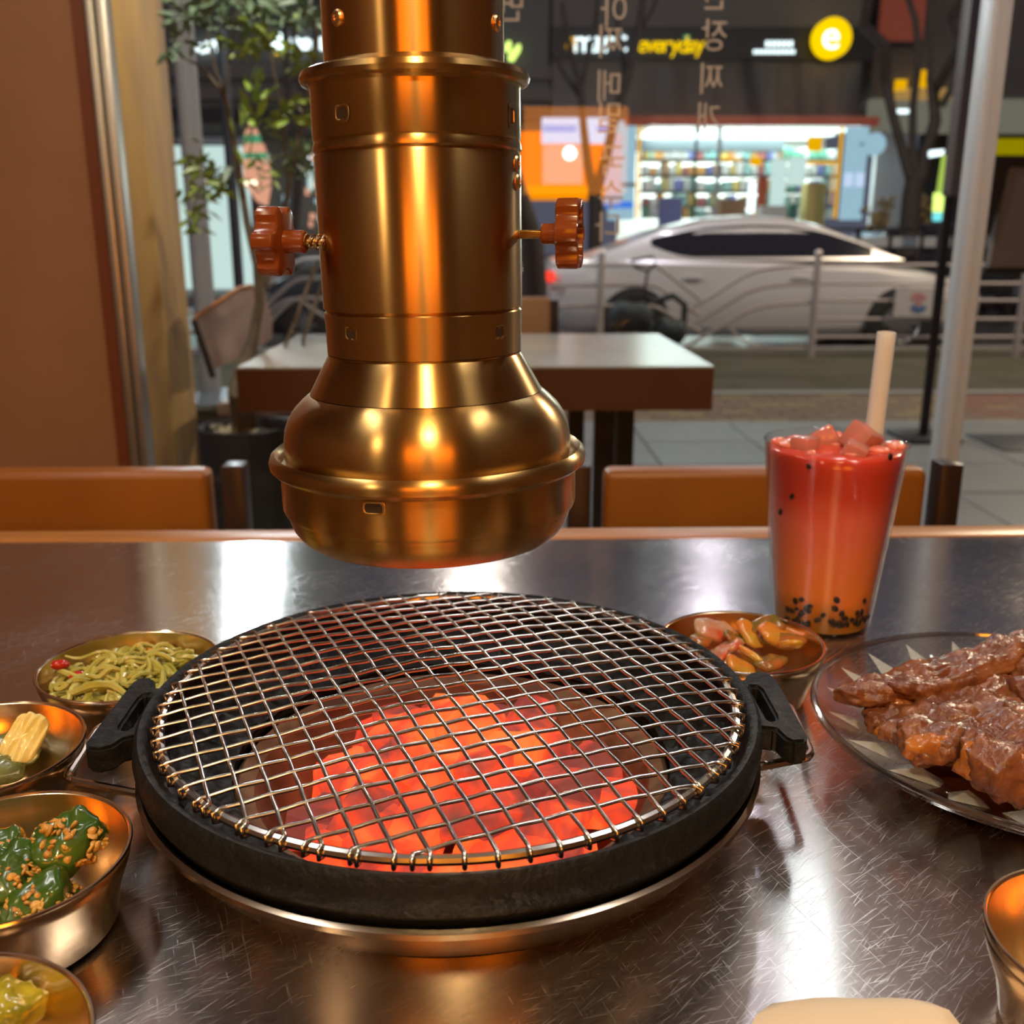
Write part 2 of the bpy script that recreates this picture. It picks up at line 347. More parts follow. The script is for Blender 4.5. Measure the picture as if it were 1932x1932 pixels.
    def build(s, name, m, parent=None, off=None, smooth=True, ang=35, kind=None, label=None, uv=False):
        me = bpy.data.meshes.new(name); o_ = wloc(parent) if off is None else Vector(off)
        me.from_pydata([(p[0]-o_.x, p[1]-o_.y, p[2]-o_.z) for p in s.v], [], s.f)
        bm = bmesh.new(); bm.from_mesh(me); bmesh.ops.remove_doubles(bm, verts=bm.verts, dist=1e-6)
        bmesh.ops.recalc_face_normals(bm, faces=bm.faces) if len(bm.faces) < 60000 else None
        bm.to_mesh(me); bm.free()
        ms = m if isinstance(m, (list, tuple)) else [m]
        for q in ms: me.materials.append(q)
        if len(ms) > 1 and len(me.polygons) == len(s.mi): me.polygons.foreach_set('material_index', s.mi)
        if s.soft: ang = 150
        if smooth:
            me.polygons.foreach_set('use_smooth', [True]*len(me.polygons))
            try: me.set_sharp_from_angle(angle=R(ang))
            except Exception: pass
        if uv:
            u = me.uv_layers.new(name='UVMap')
            for lp in me.loops: c = me.vertices[lp.vertex_index].co; u.data[lp.index].uv = (c.x, c.y)
        o = bpy.data.objects.new(name, me); COL.objects.link(o)
        if parent: o.parent = parent
        if kind: o['kind'] = kind
        if label: o['label'] = label
        return o
LOC = {}
def wloc(o):
    p = Vector((0, 0, 0))
    while o is not None: p += LOC.get(o.name, o.location); o = o.parent
    return p
def tag(o, label, cat, group=None, kind=None):
    o['label'] = label; o['category'] = cat
    if group: o['group'] = group
    if kind: o['kind'] = kind
    return o
def thing(name, label, cat, loc=(0, 0, 0), group=None):
    o = bpy.data.objects.new(name, None); COL.objects.link(o); o.location = loc; o.empty_display_size = .05
    return tag(o, label, cat, group)
def solo(mb, name, m, label, cat, loc=None, group=None, kind=None, **k):   # a thing that is one mesh, origin at loc
    loc = Vector(loc) if loc is not None else Vector((0, 0, 0))
    o = mb.build(name, m, None, off=loc, **k); o.location = loc
    return tag(o, label, cat, group, kind)
def struct(mb, name, m, **k):
    o = mb.build(name, m, None, off=(0, 0, 0), **k); o['kind'] = 'structure'; return o
def face_m(o, x, z, n):    # local xy plane -> world: x axis, z axis, normal
    return Matrix(((x[0], z[0], n[0], o[0]), (x[1], z[1], n[1], o[1]), (x[2], z[2], n[2], o[2]), (0, 0, 0, 1)))
def pbox(mb, x0, y0, x1, y1, Y, d, mi=0):       # box whose front face fills a pixel rectangle on the plane at Y
    a = PY(x0, y1, Y); b = PY(x1, y0, Y); return mb.box((min(a.x, b.x), Y, a.z), (max(a.x, b.x), Y+d, b.z), mi)

# ================================================================= SETTING: the dining room
b = MB().box((-2.4, -3, -.05), (2.4, 1.72, 0)); struct(b, 'floor', M['floor'], smooth=False)
b = MB().box((-2.4, -3, 2.6), (2.4, 1.78, 2.66)); struct(b, 'ceiling', M['ceil'], smooth=False)
b = MB().box((-2.5, -3.1, 0), (2.5, -3, 2.6)); struct(b, 'wall_back', M['plaster'], smooth=False)
b = MB().box((2.4, -3, 0), (2.5, 1.7, 2.6)); struct(b, 'wall_right', M['plaster'], smooth=False)
b = MB().box((-2.5, -3, 0), (-2.4, 1.7, 2.6)); struct(b, 'wall_left', M['plaster'], smooth=False)
wf = MB().box((-2.4, 1.74, 0), (-.652, 1.80, 1.62)).build('wall_front', M['panel'], None, off=(0, 0, 0), smooth=False); wf['kind'] = 'structure'
MB().box((-.652, 1.735, 0), (-.632, 1.80, 1.62)).build('panel_edge', M['panel_edge'], wf, smooth=False, label='dark red brown edge strip')
b = MB().box((-2.4, 1.70, 1.62), (2.4, 1.80, 2.6)); struct(b, 'wall_front_header', M['header'], smooth=False)
wn = MB().box((-.606, 1.755, .02), (.802, 1.763, 1.62)).build('window_1', M['glass'], None, off=(0, 0, 0), smooth=False); wn['kind'] = 'structure'
jb = MB().bbox((-.632, 1.735, 0), (-.618, 1.79, 1.62), .003).bbox((-.617, 1.742, 0), (-.604, 1.785, 1.62), .003)
jb.build('window_frame', M['jamb'], wn)
wn2 = MB().box((.836, 1.755, .02), (2.4, 1.763, 1.62)).build('window_2', M['glass'], None, off=(0, 0, 0), smooth=False); wn2['kind'] = 'structure'
MB().bbox((.802, 1.735, 0), (.817, 1.79, 1.62), .003).bbox((.818, 1.742, 0), (.836, 1.785, 1.62), .003).build('window_frame', M['mullion'], wn2)
# amber backlit panels on the back wall, ceiling lamps
for x0, x1, z0, z1, lab in ((.15, .60, 1.20, 1.56, 'hanging amber lamp box behind the diners, on the right'),
                            (-.44, -.04, 1.20, 1.56, 'hanging amber lamp box behind the diners, on the left')):
    t = thing('amber_lamp_box', lab, 'lamp', ((x0+x1)/2, -1.2, z0), 'amber lamp boxes')
    MB().box((x0, -1.2, z0), (x1, -1.12, z1)).build('diffuser', M['amber_wall'], t, smooth=False)
    MB().box((x0-.01, -1.21, z1), (x1+.01, -1.11, z1+.012)).build('cap', M['black'], t, smooth=False)
    for x in (x0+.05, x1-.05): MB().tube([(x, -1.16, z1), (x, -1.16, 2.6)], .003, 6).build('cord', M['black'], t)
for x, y, mm, lab in ((.05, -.8, 'warmlamp', 'round warm ceiling lamp behind the camera'), (-1.7, -1.5, 'warmlamp', 'round warm ceiling lamp at the left rear')):
    t = thing('ceiling_lamp', lab, 'lamp', (x, y, 2.52), 'ceiling lamps')
    MB().lathe([(0, 2.53), (.10, 2.53), (.105, 2.55)], 32, (x, y, 0)).build('diffuser', M[mm], t)
    MB().lathe([(.105, 2.52), (.125, 2.52), (.125, 2.60), (.105, 2.60)], 32, (x, y, 0), closed=True).build('ring', M['black'], t)
for xx_, lab in ((.75, 'added long white ceiling tube on the right'), (-.85, 'added long white ceiling tube on the left')):  # unseen tubes, added to brighten the wire grate from above
    t = thing('added_tube', lab, 'lamp', (xx_, .75, 2.54), 'added ceiling tubes')
    MB().box((xx_-.05, .15, 2.535), (xx_+.05, 1.35, 2.55)).build('diffuser', M['tube_fill'], t, smooth=False)
    MB().box((xx_-.07, .13, 2.551), (xx_+.07, 1.37, 2.598)).build('casing', M['mullion'], t, smooth=False)
# vertical white tube light on the header above the window (mirrored in the steel top)
t = thing('tube_light', 'vertical white tube light on the board above the window', 'lamp', (.634, 1.69, 1.7))
MB().box((.608, 1.665, 1.74), (.660, 1.685, 2.15)).build('diffuser', M['whitelamp'], t, smooth=False)
MB().box((.598, 1.686, 1.72), (.670, 1.70, 2.17)).build('casing', M['mullion'], t, smooth=False)

# ================================================================= dining table
GX, GY, ZT = -.0205, .471, .75
tb = thing('dining_table', 'barbecue table with scratched stainless steel top and orange wood rim', 'table', (0, .5, 0))
X0, X1, Y0, Y1, HR = -.72, .80, .06, .917, .122
angs = sorted([2*pi*i/96 for i in range(96)]+[math.atan2(y-GY, x-GX) % (2*pi) for x in (X0, X1) for y in (Y0, Y1)])
def rect_pt(g):
    c, s = cos(g), sin(g); t = 1e9
    if c > 1e-9: t = min(t, (X1-GX)/c)
    if c < -1e-9: t = min(t, (X0-GX)/c)
    if s > 1e-9: t = min(t, (Y1-GY)/s)
    if s < -1e-9: t = min(t, (Y0-GY)/s)
    return GX+c*t, GY+s*t
n = len(angs); vin = [(GX+HR*cos(g), GY+HR*sin(g)) for g in angs]; vo = [rect_pt(g) for g in angs]
v = [(x, y, ZT) for x, y in vin]+[(x, y, ZT) for x, y in vo]+[(x, y, ZT-.02) for x, y in vo]+[(x, y, ZT-.02) for x, y in vin]
f = []
for i in range(n):
    j = (i+1) % n
    for k in range(4): a, c = k*n, ((k+1) % 4)*n; f.append((a+i, a+j, c+j, c+i))
MB().add(v, f).build('steel_top', M['table'], tb, smooth=False, uv=True, label='scratched brushed stainless steel top')
rim = MB()
for a, c in (((X0-.035, Y1, .70), (X1+.035, Y1+.035, .7515)), ((X0-.035, Y0-.035, .70), (X1+.035, Y0, .7515)), ((X0-.035, Y0, .70), (X0, Y1, .7515)), ((X1, Y0, .70), (X1+.035, Y1, .7515))):
    rim.bbox(a, c, .003)
rim.build('wood_rim', M['wood_rim'], tb)
for sx in (X0+.05, X1-.05):
    for sy in (Y0+.05, Y1-.05): MB().bbox((sx-.025, sy-.025, 0), (sx+.025, sy+.025, .70), .003).build('leg', M['black'], tb)

# ================================================================= charcoal brazier under the grate
br = thing('charcoal_brazier', 'clay lined brazier full of glowing charcoal sunk in the steel table', 'brazier', (GX, GY, .6))
MB().lathe([(.086, -.10), (.092, -.02), (.101, .012), (.108, .016), (.113, .010), (.114, -.13), (.0, -.13), (0, -.10)], 72, (GX, GY, ZT)).build('clay_liner', M['clay'], br)
MB().lathe([(.1145, .0), (.118, .0), (.118, -.15), (.1145, -.15)], 64, (GX, GY, ZT), closed=True).build('outer_shell', M['black'], br)
random.seed(21)
spots = []
for i in range(900):
    if len(spots) >= 34: break
    a = random.uniform(0, 2*pi); q = .084*math.sqrt(random.random()); x, y = q*cos(a)+.003, q*sin(a)-.004
    if (x*x+y*y) > .083**2: continue
    if all((x-p[0])**2+(y+.009-p[1])**2 > .0205**2 for p in spots): spots.append((x, y+.009))
def coal_mesh(i):
    bm = bmesh.new(); bmesh.ops.create_cube(bm, size=1)
    l, ww, h = random.uniform(.034, .056), random.uniform(.022, .030), random.uniform(.018, .026)
    for q in bm.verts: q.co = Vector((q.co.x*l*random.uniform(.75, 1.1), q.co.y*ww*random.uniform(.75, 1.15), q.co.z*h*random.uniform(.7, 1.15)))
    bmesh.ops.bevel(bm, geom=list(bm.edges), offset=.0035, segments=1, affect='EDGES')
    bmesh.ops.subdivide_edges(bm, edges=[e for e in bm.edges if e.calc_length() > .012], cuts=2, use_grid_fill=True)
    for q in bm.verts: q.co += q.co.normalized()*noise.noise(q.co*70+Vector((i*3, 0, 0)))*.0035
    return bm
for i, (x, y) in enumerate(spots):
    bm = coal_mesh(i); mb = MB(); mx = Matrix.Rotation(random.uniform(0, 6.28), 4, 'Z') @ Matrix.Rotation(random.uniform(-.5, .5), 4, 'Y') @ Matrix.Rotation(random.uniform(-.6, .6), 4, 'X')
    bmesh.ops.transform(bm, matrix=mx, verts=bm.verts); mb.frombm(bm); bm.free()
    zz = ZT+.014+.16*y-.034*((x*x+y*y)/.08**2)+random.uniform(-.008, .006)
    mb.v = [(p[0]+GX+x, p[1]+GY+y, p[2]+zz) for p in mb.v]
    solo(mb, 'charcoal_lump', M['coal'], 'glowing red charcoal lump in the brazier under the wire grate', 'charcoal', (GX+x, GY+y, zz), 'charcoal lumps', ang=20)
bed = MB()
for i in range(60):
    a = random.uniform(0, 2*pi); q = .080*math.sqrt(random.random())
    bed.blob((GX+q*cos(a), GY+q*sin(a), ZT-.026+random.uniform(-.01, .01)), (.014, .012, .010), (0, 0, a), .3, 2, i, 7, 5)
solo(bed, 'ember_bed', M['coal'], 'bed of small glowing embers at the bottom of the brazier', 'embers', (GX, GY, ZT-.05), kind='stuff')

# ================================================================= cast iron pan with lugs
pan = thing('grill_pan', 'round black cast iron grill pan with two lug handles', 'grill pan', (GX, GY, ZT+.006))
MB().lathe([(.1455, .047), (.1485, .0535), (.1515, .0545), (.1535, .052), (.1545, .046), (.1530, .038), (.1485, .031), (.146, .022), (.132, .010), (.119, .006),
            (.112, .014), (.112, .018), (.120, .024), (.134, .028), (.1415, .033), (.144, .040)], 128, (GX, GY, ZT), closed=True).build('pan_body', M['iron'], pan, ang=60)
cr = MB(); nr, na = 9, 200; vv = []
for i in range(nr+1):
    for j in range(na):
        g = 2*pi*j/na; q = .111+(.143-.111)*i/nr
        z = ZT+.019+.012*((q-.111)/.032)+.006*noise.noise(Vector((cos(g)*q*150, sin(g)*q*150, 3)))*(.3 if i in (0, nr) else 1)
        vv.append((GX+q*cos(g), GY+q*sin(g), z+.002))
cr.add(vv, [(i*na+j, i*na+(j+1) % na, (i+1)*na+(j+1) % na, (i+1)*na+j) for i in range(nr) for j in range(na)])
cr.build('charred_floor', M['crust'], pan, ang=70, label='crusted charred inner floor')
def lug(ang):
    poly = [(.150, -.026), (.158, -.028), (.160, -.037), (.163, -.041), (.170, -.040), (.172, -.034), (.1735, .030), (.171, .037), (.165, .039), (.159, .036), (.156, .029), (.150, .026)]
    slot = [(.1565, -.017), (.158, -.020), (.1605, -.019), (.1615, -.014), (.1615, .016), (.160, .020), (.1575, .020), (.1560, .016)]
    bm = bmesh.new(); mo = [bm.verts.new((x, y, 0)) for x, y in poly]; ms = [bm.verts.new((x, y, 0)) for x, y in slot]
    eds = [bm.edges.new((mo[i], mo[(i+1) % len(mo)])) for i in range(len(mo))]+[bm.edges.new((ms[i], ms[(i+1) % len(ms)])) for i in range(len(ms))]
    bmesh.ops.triangle_fill(bm, use_beauty=True, edges=eds)
    r = bmesh.ops.extrude_face_region(bm, geom=list(bm.faces))
    for q in r['geom']:
        if isinstance(q, bmesh.types.BMVert): q.co.z += .013
    bmesh.ops.recalc_face_normals(bm, faces=bm.faces)
    sharp = [e for e in bm.edges if len(e.link_faces) == 2 and e.calc_face_angle(0) > .8]
    bmesh.ops.bevel(bm, geom=sharp, offset=.0015, segments=2, affect='EDGES')
    bmesh.ops.transform(bm, matrix=Matrix.Translation((GX, GY, ZT+.036)) @ Matrix.Rotation(ang, 4, 'Z'), verts=bm.verts)
    mb = MB().frombm(bm); bm.free(); mb.build('lug_handle', M['iron'], pan, ang=50)
lug(R(182)); lug(R(-1))

# ================================================================= steel tray with wire handles
tr = thing('drip_tray', 'shallow steel tray with two bent wire handles under the iron pan', 'tray', (GX, GY, ZT))
MB().lathe([(.119, .0005), (.128, .0005), (.140, .010), (.1525, .026), (.1545, .0285), (.1545, .031), (.1525, .032), (.1505, .0305), (.1505, .0275), (.139, .013), (.127, .003), (.119, .003)], 128, (GX, GY, ZT), closed=True).build('tray_body', M['tray'], tr)
def wire_handle(pts, nm='wire_handle'):
    P = [Vector(p) for p in pts]; out = [P[0]]
    for i in range(1, len(P)-1):
        a, c, d = P[i-1], P[i], P[i+1]; r = .007
        s_, e_ = c+(a-c).normalized()*r, c+(d-c).normalized()*r
        for k in range(6): u = k/5; out.append(s_*(1-u)**2+c*2*u*(1-u)+e_*u*u)
    out.append(P[-1]); MB().tube(out, .0023, 10).build(nm, M['tray'], tr)
wire_handle([(-.164, .420, .779), (-.2045, .4335, .779), (-.2085, .4875, .779), (-.170, .500, .779)])
wire_handle([(.124, .437, .779), (.1590, .4480, .779), (.1640, .5050, .779), (.128, .513, .779)])

# ================================================================= wire grate
GA, GR, GZ = R(22), .1415, ZT+.0555
gr = thing('wire_grate', 'round crimped steel wire mesh grate over the glowing coals', 'grate', (GX, GY, GZ))
MB().tube([(GX+GR*cos(2*pi*i/120), GY+GR*sin(2*pi*i/120), GZ-.0015) for i in range(120)], .0022, 8, closed=True).build('rim_wire', M['wire'], gr)
def dome(x, y):
    q = (x*x+y*y)/GR**2
    return .0065*(1-q)+.0018*noise.noise(Vector((x*22, y*22, 1)))*(1-q)
PITCHG = .0119
for fam in (0, 1):
    k = -11
    while k <= 11:
        o_ = (k+.3)*PITCHG; k += 1
        if abs(o_) > GR-.006: continue
        h = math.sqrt(GR*GR-o_*o_); N_ = max(6, int(2*h/(PITCHG/4))); pts = []
        for i in range(N_+1):
            t = -h+2*h*i/N_
            x, y = (t, o_) if fam == 0 else (o_, t)
            z = dome(x, y)+.00025*cos(pi*(t/PITCHG-.3)+pi*(k+fam))
            X, Y = x*cos(GA)-y*sin(GA), x*sin(GA)+y*cos(GA)
            pts.append((GX+X, GY+Y, GZ+z+.0012))
        for e, s_ in ((0, -1), (-1, 1)):                # hooked ends round the rim wire
            p = Vector(pts[e]); c = Vector((GX, GY, p.z)); u = (p-c).normalized()
            ex = [p+u*.0035+Vector((0, 0, -.0005)), p+u*.0032+Vector((0, 0, -.0045)), p-u*.0008+Vector((0, 0, -.0055))]
            pts = [tuple(q) for q in ex[::-1]]+pts if e == 0 else pts+[tuple(q) for q in ex]
        MB().tube(pts, .00098, 6).build('mesh_wire', M['wire'], gr, ang=80)

# ================================================================= extractor hood
HX, HY = -.0290, .468
hd = thing('extractor_hood', 'hanging brushed brass extractor pipe with flared mouth above the grill', 'extractor hood', (HX, HY, .89))
def lat(name, prof, m='brass', n=128, **k): return MB().lathe(prof, n, (HX, HY, 0)).build(name, M[m], hd, **k)
lat('upper_pipe', [(.0385, 1.7), (.0385, 1.0995), (.0385, 1.085)])
lat('collar', [(.0386, 1.0992), (.0405, 1.0985), (.043, 1.0972), (.0462, 1.0968), (.0486, 1.0958), (.0495, 1.0935), (.0487, 1.0915), (.0468, 1.0905), (.0458, 1.091), (.0452, 1.0893)])
lat('cylinder', [(.0452, 1.092), (.0452, 1.0695), (.0447, 1.0685), (.0455, 1.0665), (.0455, 1.0648), (.0444, 1.0637), (.0452, 1.0625), (.0450, .9985), (.0438, .9975), (.0447, .9966), (.0443, .9785)])
lat('flare', [(.0443, .9782), (.0440, .9775), (.0448, .9765), (.0475, .9715), (.0535, .9605)])
lat('dome', [(.0530, .9604), (.0541, .9600), (.0575, .9572), (.0612, .9535), (.0643, .9488), (.0660, .9440), (.0667, .9390), (.0668, .9340), (.0665, .9300), (.068, .9292), (.0688, .9290)])
lat('mouth_ring', [(.0688, .9285), (.0688, .9305), (.0698, .9325), (.0715, .9340), (.0733, .9325), (.0741, .9300), (.0737, .9275), (.0720, .9258), (.0700, .9255), (.0692, .9245)], 'brass')
lat('mouth_bowl', [(.0692, .9262), (.0692, .9085), (.0684, .9065), (.0672, .9060), (.0668, .9040), (.0664, .9030), (.0662, .9020), (.0650, .8985), (.0625, .8950), (.0590, .8922), (.0550, .8910), (.052, .8910), (.051, .8920),
                   (.053, .8905), (.058, .8935), (.0615, .898), (.0635, .905), (.0635, .925), (.055, .945), (.042, .965), (.042, 1.05)], 'brass')
def hit(px, py, r):
    d = ray(px, py); o_ = Vector((0-HX, 0-HY, 0)); a = d.x**2+d.y**2; bq = 2*(o_.x*d.x+o_.y*d.y); c = o_.x**2+o_.y**2-r*r
    D = max(bq*bq-4*a*c, 0); t = (-bq-math.sqrt(D))/(2*a); return Vector((t*d.x, t*d.y, CAMZ+t*d.z))
def onf(px, py, r, push=0):
    p = hit(px, py, r); nn = Vector((p.x-HX, p.y-HY, 0)).normalized(); tx = Vector((0, 0, 1)).cross(nn); return face_m(p+nn*push, tx, Vector((0, 0, 1)), nn)
for px, py, r in ((652, 32, .0385), (950, 47, .0385), (984, 311, .0449), (985, 346, .0449)):   # domed rivets
    m_ = onf(px, py, r, -.0002); mb = MB(); mb.lathe([(.0032, 0), (.0033, .0006), (.0027, .0014), (.0012, .0018), (.0011, .0012), (0, .0012)], 20); mb.v = [tuple(m_ @ Vector(q)) for q in mb.v]; mb.build('rivet', M['rivet'], hd)
for px, py, r, wx, wz in ((657, 212, .0452, .0066, .0048), (668, 628, .0443, .0062, .0046), (948, 628, .0443, .0062, .0046), (706, 958, .0692, .0086, .0044), (976, 222, .0452, .004, .007)):
    m_ = onf(px, py, r, .0002); rr = lambda ww, hh, k=4: [(sx*ww/2-sx*min(ww, hh)*.25*(1-cos(a)), 0) for sx, a in ()]
    def rrect(ww, hh):
        c = min(ww, hh)*.32; out = []
        for cx, cy, a0 in ((ww/2-c, hh/2-c, 0), (-ww/2+c, hh/2-c, 90), (-ww/2+c, -hh/2+c, 180), (ww/2-c, -hh/2+c, 270)):
            for q in range(4): g = R(a0+q*30); out.append((cx+c*cos(g), cy+c*sin(g)))
        return out
    ou, inn = rrect(wx*1.28, wz*1.42), rrect(wx, wz); k = len(ou)
    vv = [m_ @ Vector((x, y, -.0001)) for x, y in ou]+[m_ @ Vector((x, y, .0004)) for x, y in inn]+[m_ @ Vector((x*.86, y*.86, -.0001)) for x, y in inn]
    sl = MB().add(vv, [(i, (i+1) % k, k+(i+1) % k, k+i) for i in range(k)]+[(k+i, k+(i+1) % k, 2*k+(i+1) % k, 2*k+i) for i in range(k)]).build('slot_lip', M['brass'], hd, ang=80)
    MB().add([m_ @ Vector((x*.88, y*.88, .00005)) for x, y in inn], [tuple(range(k))]).build('slot_hole', M['slot'], sl, smooth=False)
def star_knob(c, ax, lobe_r, thick, hub_r, hub_l, rod_r, rod_l, spring):
    c, ax = Vector(c), Vector(ax).normalized(); zz = Vector((0, 0, 1)); xx = zz.cross(ax).normalized(); zz = ax.cross(xx)
    kt = MB(); n_ = 72; prof = []
    for i in range(n_):
        g = 2*pi*i/n_+.3; q = lobe_r*(1+.13*math.tanh(2.2*cos(6*g))/math.tanh(2.2))*.90
        prof.append((q*cos(g), q*sin(g)))
    m_ = face_m(c, xx, zz, ax)
    rings = [(.90, 0), (.985, .0006), (1, .0016), (1, thick-.0012), (.985, thick-.0004), (.92, thick), (.82, thick-.0004), (.78, thick-.003), (.3, thick-.0035)]
    vv = []; 
    for s_, z in rings: vv += [m_ @ Vector((x*s_, y*s_, z)) for x, y in prof]
    ff = [(r_*n_+i, r_*n_+(i+1) % n_, (r_+1)*n_+(i+1) % n_, (r_+1)*n_+i) for r_ in range(len(rings)-1) for i in range(n_)]
    ff.append(tuple(range(n_))[::-1]); ff.append(tuple((len(rings)-1)*n_+i for i in range(n_)))
    kt.add(vv, ff)
    hub = MB().lathe([(0, -hub_l), (hub_r*.82, -hub_l), (hub_r*.97, -hub_l+.0006), (hub_r, 0), (hub_r*1.02, .0005)], 32); hub.v = [tuple(m_ @ Vector(q)) for q in hub.v]; kt.add(hub.v, hub.f)
    kn = kt.build('star_knob', M['knob'], hd, ang=30, label='glossy brown six lobed plastic knob')
    MB().tube([c-ax*(hub_l+rod_l), c-ax*hub_l], rod_r, 16).build('threaded_rod', M['brass'], kn)
    if spring:
        ps = []
        for i in range(5*16+1):
            g = 2*pi*i/16; ps.append(c-ax*(hub_l+rod_l*i/80)+(xx*cos(g)+zz*sin(g))*(rod_r+.0012))
        MB().tube(ps, .00045, 6).build('spring', M['spring'], kn)
pl = PY(522, 452, .452); prr = PY(1056, 445, .452)
star_knob(pl+Vector((.0060, 0, 0)), (-1, .20, .03), .0155, .0100, .0050, .0088, .0019, .014, True)
star_knob(prr+Vector((.0012, 0, 0)), (1, -.20, 0), .0157, .0100, .0046, .0072, .0019, .013, False)

hd.rotation_euler = (0, R(-.8), 0)
# ================================================================= bowls and side dishes
def bowl(label, cx, cy, r=.0515, z0=0, h=.037, base=.034, group='metal side dish bowls'):
    t = thing('side_dish_bowl', label, 'bowl', (cx, cy, ZT+z0), group)
    MB().lathe([(0, .001), (base, .001), (base+.006, .003), (r-.006, .017), (r-.0012, .030), (r-.0002, h-.0008), (r-.0008, h), (r-.0018, h-.0006),
                (r-.0028, .029), (r-.009, .0165), (base-.002, .0055), (base-.008, .0045), (0, .0045)], 96, (cx, cy, ZT+z0)).build('bowl_body', M['bowl'], t, ang=50)
    MB().tube([(cx+(r-.0006)*cos(2*pi*i/96), cy+(r-.0006)*sin(2*pi*i/96), ZT+z0+h-.0004) for i in range(96)], .00085, 6, closed=True).build('rim', M['bowl_rim'], t)
    return t
B1, B2, B3, B4, B5, B6 = (-.213, .551), (-.2545, .452), (-.1985, .362), (-.176, .252), (.1545, .5785), (.218, .296)
bowl('golden metal bowl of shredded green vegetable strands, beside the left lug handle', *B1)
bowl('metal bowl holding a few pickles near its left side, second from the back', *B2, .0505)
bowl('golden metal bowl of green chili pieces in bean paste', *B3, .0485)
bowl('metal bowl at the bottom left corner with a yellow green pickle', *B4)
bowl('golden metal bowl of red cucumber kimchi beside the tall drink', *B5, .0505)
bowl('lower metal bowl of the stacked pair at the right edge', B6[0]+.001, B6[1], .0425, 0, .036, .028)
bowl('upper empty metal bowl of the stacked pair at the right edge', *B6, .0425, .0055, .036, .028)

random.seed(5)
# shredded greens
st = MB()
for i in range(230):
    a = random.uniform(0, 2*pi); q = .038*math.sqrt(random.random()); x, y = B1[0]+q*cos(a), B1[1]+q*sin(a)-.002; g = random.uniform(0, 2*pi); l = random.uniform(.018, .04)
    z = ZT+.017+.016*(1-(q/.040)**2)+random.uniform(0, .008); cv = random.uniform(-.9, .9); pts = []; p = Vector((x, y, z)); ww = random.uniform(.0008, .0019)
    for k in range(9):
        pts.append(p.copy()); g += cv*.28; p += Vector((cos(g)*l/8, sin(g)*l/8, .0018*sin(k*1.1+i)-.0004))
        dd = Vector((p.x-B1[0], p.y-B1[1])); 
        if dd.length > .043: p.x = B1[0]+dd.x/dd.length*.043; p.y = B1[1]+dd.y/dd.length*.043; p.z = max(p.z, ZT+.026)
        p.z = max(p.z, ZT+.010+.35*max(0, dd.length-.030))
    st.tube(pts, [ww*(.4+1.0*sin(pi*(k+.6)/9.6)) for k in range(9)], 6)
solo(st, 'shredded_greens', M['namul'], 'heap of shredded olive green vegetable strands in the golden bowl', 'vegetable', (*B1, ZT+.006), kind='stuff')
for (px, py, z, lab) in ((100, 1250, .789, 'red pepper piece at the left rim of the shredded greens'), (133, 1272, .785, 'rounded red pepper piece among the shredded greens')):
    p = PZ(px+14, py+4, z-.003); solo(MB().blob(p, (.0055, .0038, .003), (0, .2, .6), .15, 2, px), 'red_pepper_piece', M['redpep'], lab, 'pepper', p, 'red pepper pieces in the greens')
# pickles bowl
p = PZ(40, 1400, .777); solo(MB().blob(p+Vector((.002, 0, .002)), (.0095, .014, .0040), (.7, .2, -.2), .12, 2, 3, 72, 16, .75, ridge=.0013), 'pickled_radish_slice', M['radish'], 'ridged yellow pickled radish slice in the second bowl', 'pickle', p)
for k, (px, py, ro, m_, lab) in enumerate(((8, 1372, .8, 'radish', 'pale yellow pickle at the left edge of the second bowl'), (20, 1415, .3, 'leafpick', 'dark green pickled leaf beside the ridged radish slice'), (5, 1450, 1.4, 'leafpick', 'dark pickled leaf lying lowest in the second bowl'), (-40, 1430, 2, 'leafpick', 'dark pickled leaf at the frame edge of the second bowl'))):
    p = PZ(px, py, .770); solo(MB().blob(p, (.015, .010, .006), (.3, .3, ro), .35, 2.4, k+11, 18, 10, 1.1), 'pickle_piece', M[m_], lab, 'pickle', p)
# chili pieces
cl = [(128, 1590, .784, .015, .9, 'largest green chili piece coated in paste, on the right of the bowl'), (55, 1640, .778, .012, 2.1, 'green chili piece in the middle of the bowl, under the paste'),
      (68, 1700, .774, .013, .4, 'flat green chili piece at the front of the bowl'), (15, 1660, .780, .012, 1.5, 'dark green chili piece at the left of the bowl'), (115, 1700, .768, .010, 2.6, 'small green chili piece next to the front rim'), (5, 1600, .778, .010, .2, 'green chili strip at the back left of the bowl'), (-50, 1650, .777, .013, 1.1, 'green chili piece at the frame edge of the bowl')]
for k, (px, py, z, s_, ro, lab) in enumerate(cl):
    p = PZ(px, py, z); o = solo(MB().blob(p, (s_, s_*.75, s_*.62), (.3, -.4, ro), .30, 1.8, k+30, 30, 18, .62), 'chili_piece', M['chili'], lab, 'chili', p, 'chili pieces in paste')
    ps = MB(); rs = random.Random(k)
    for q in range(140):
        d = Vector((rs.gauss(0, 1), rs.gauss(0, 1), rs.gauss(-.1, 1))).normalized(); c = p+Vector((d.x*s_*.95, d.y*s_*.78, d.z*s_*.62))
        ps.blob(c, (s_*rs.uniform(.05, .22), s_*rs.uniform(.05, .16), s_*rs.uniform(.04, .10)), (rs.random(), rs.random(), rs.random()*6), .4, 2, q, 7, 5)
    ps.build('bean_paste', M['paste'], o, kind='stuff')
p = PZ(15, 1905, .775); solo(MB().blob(p, (.011, .011, .008), (0, 0, .4), .3, 2.5, 8, 22, 14), 'pickle_piece', M['yellowpick'], 'mottled yellow green pickle in the bottom left bowl', 'pickle', p)
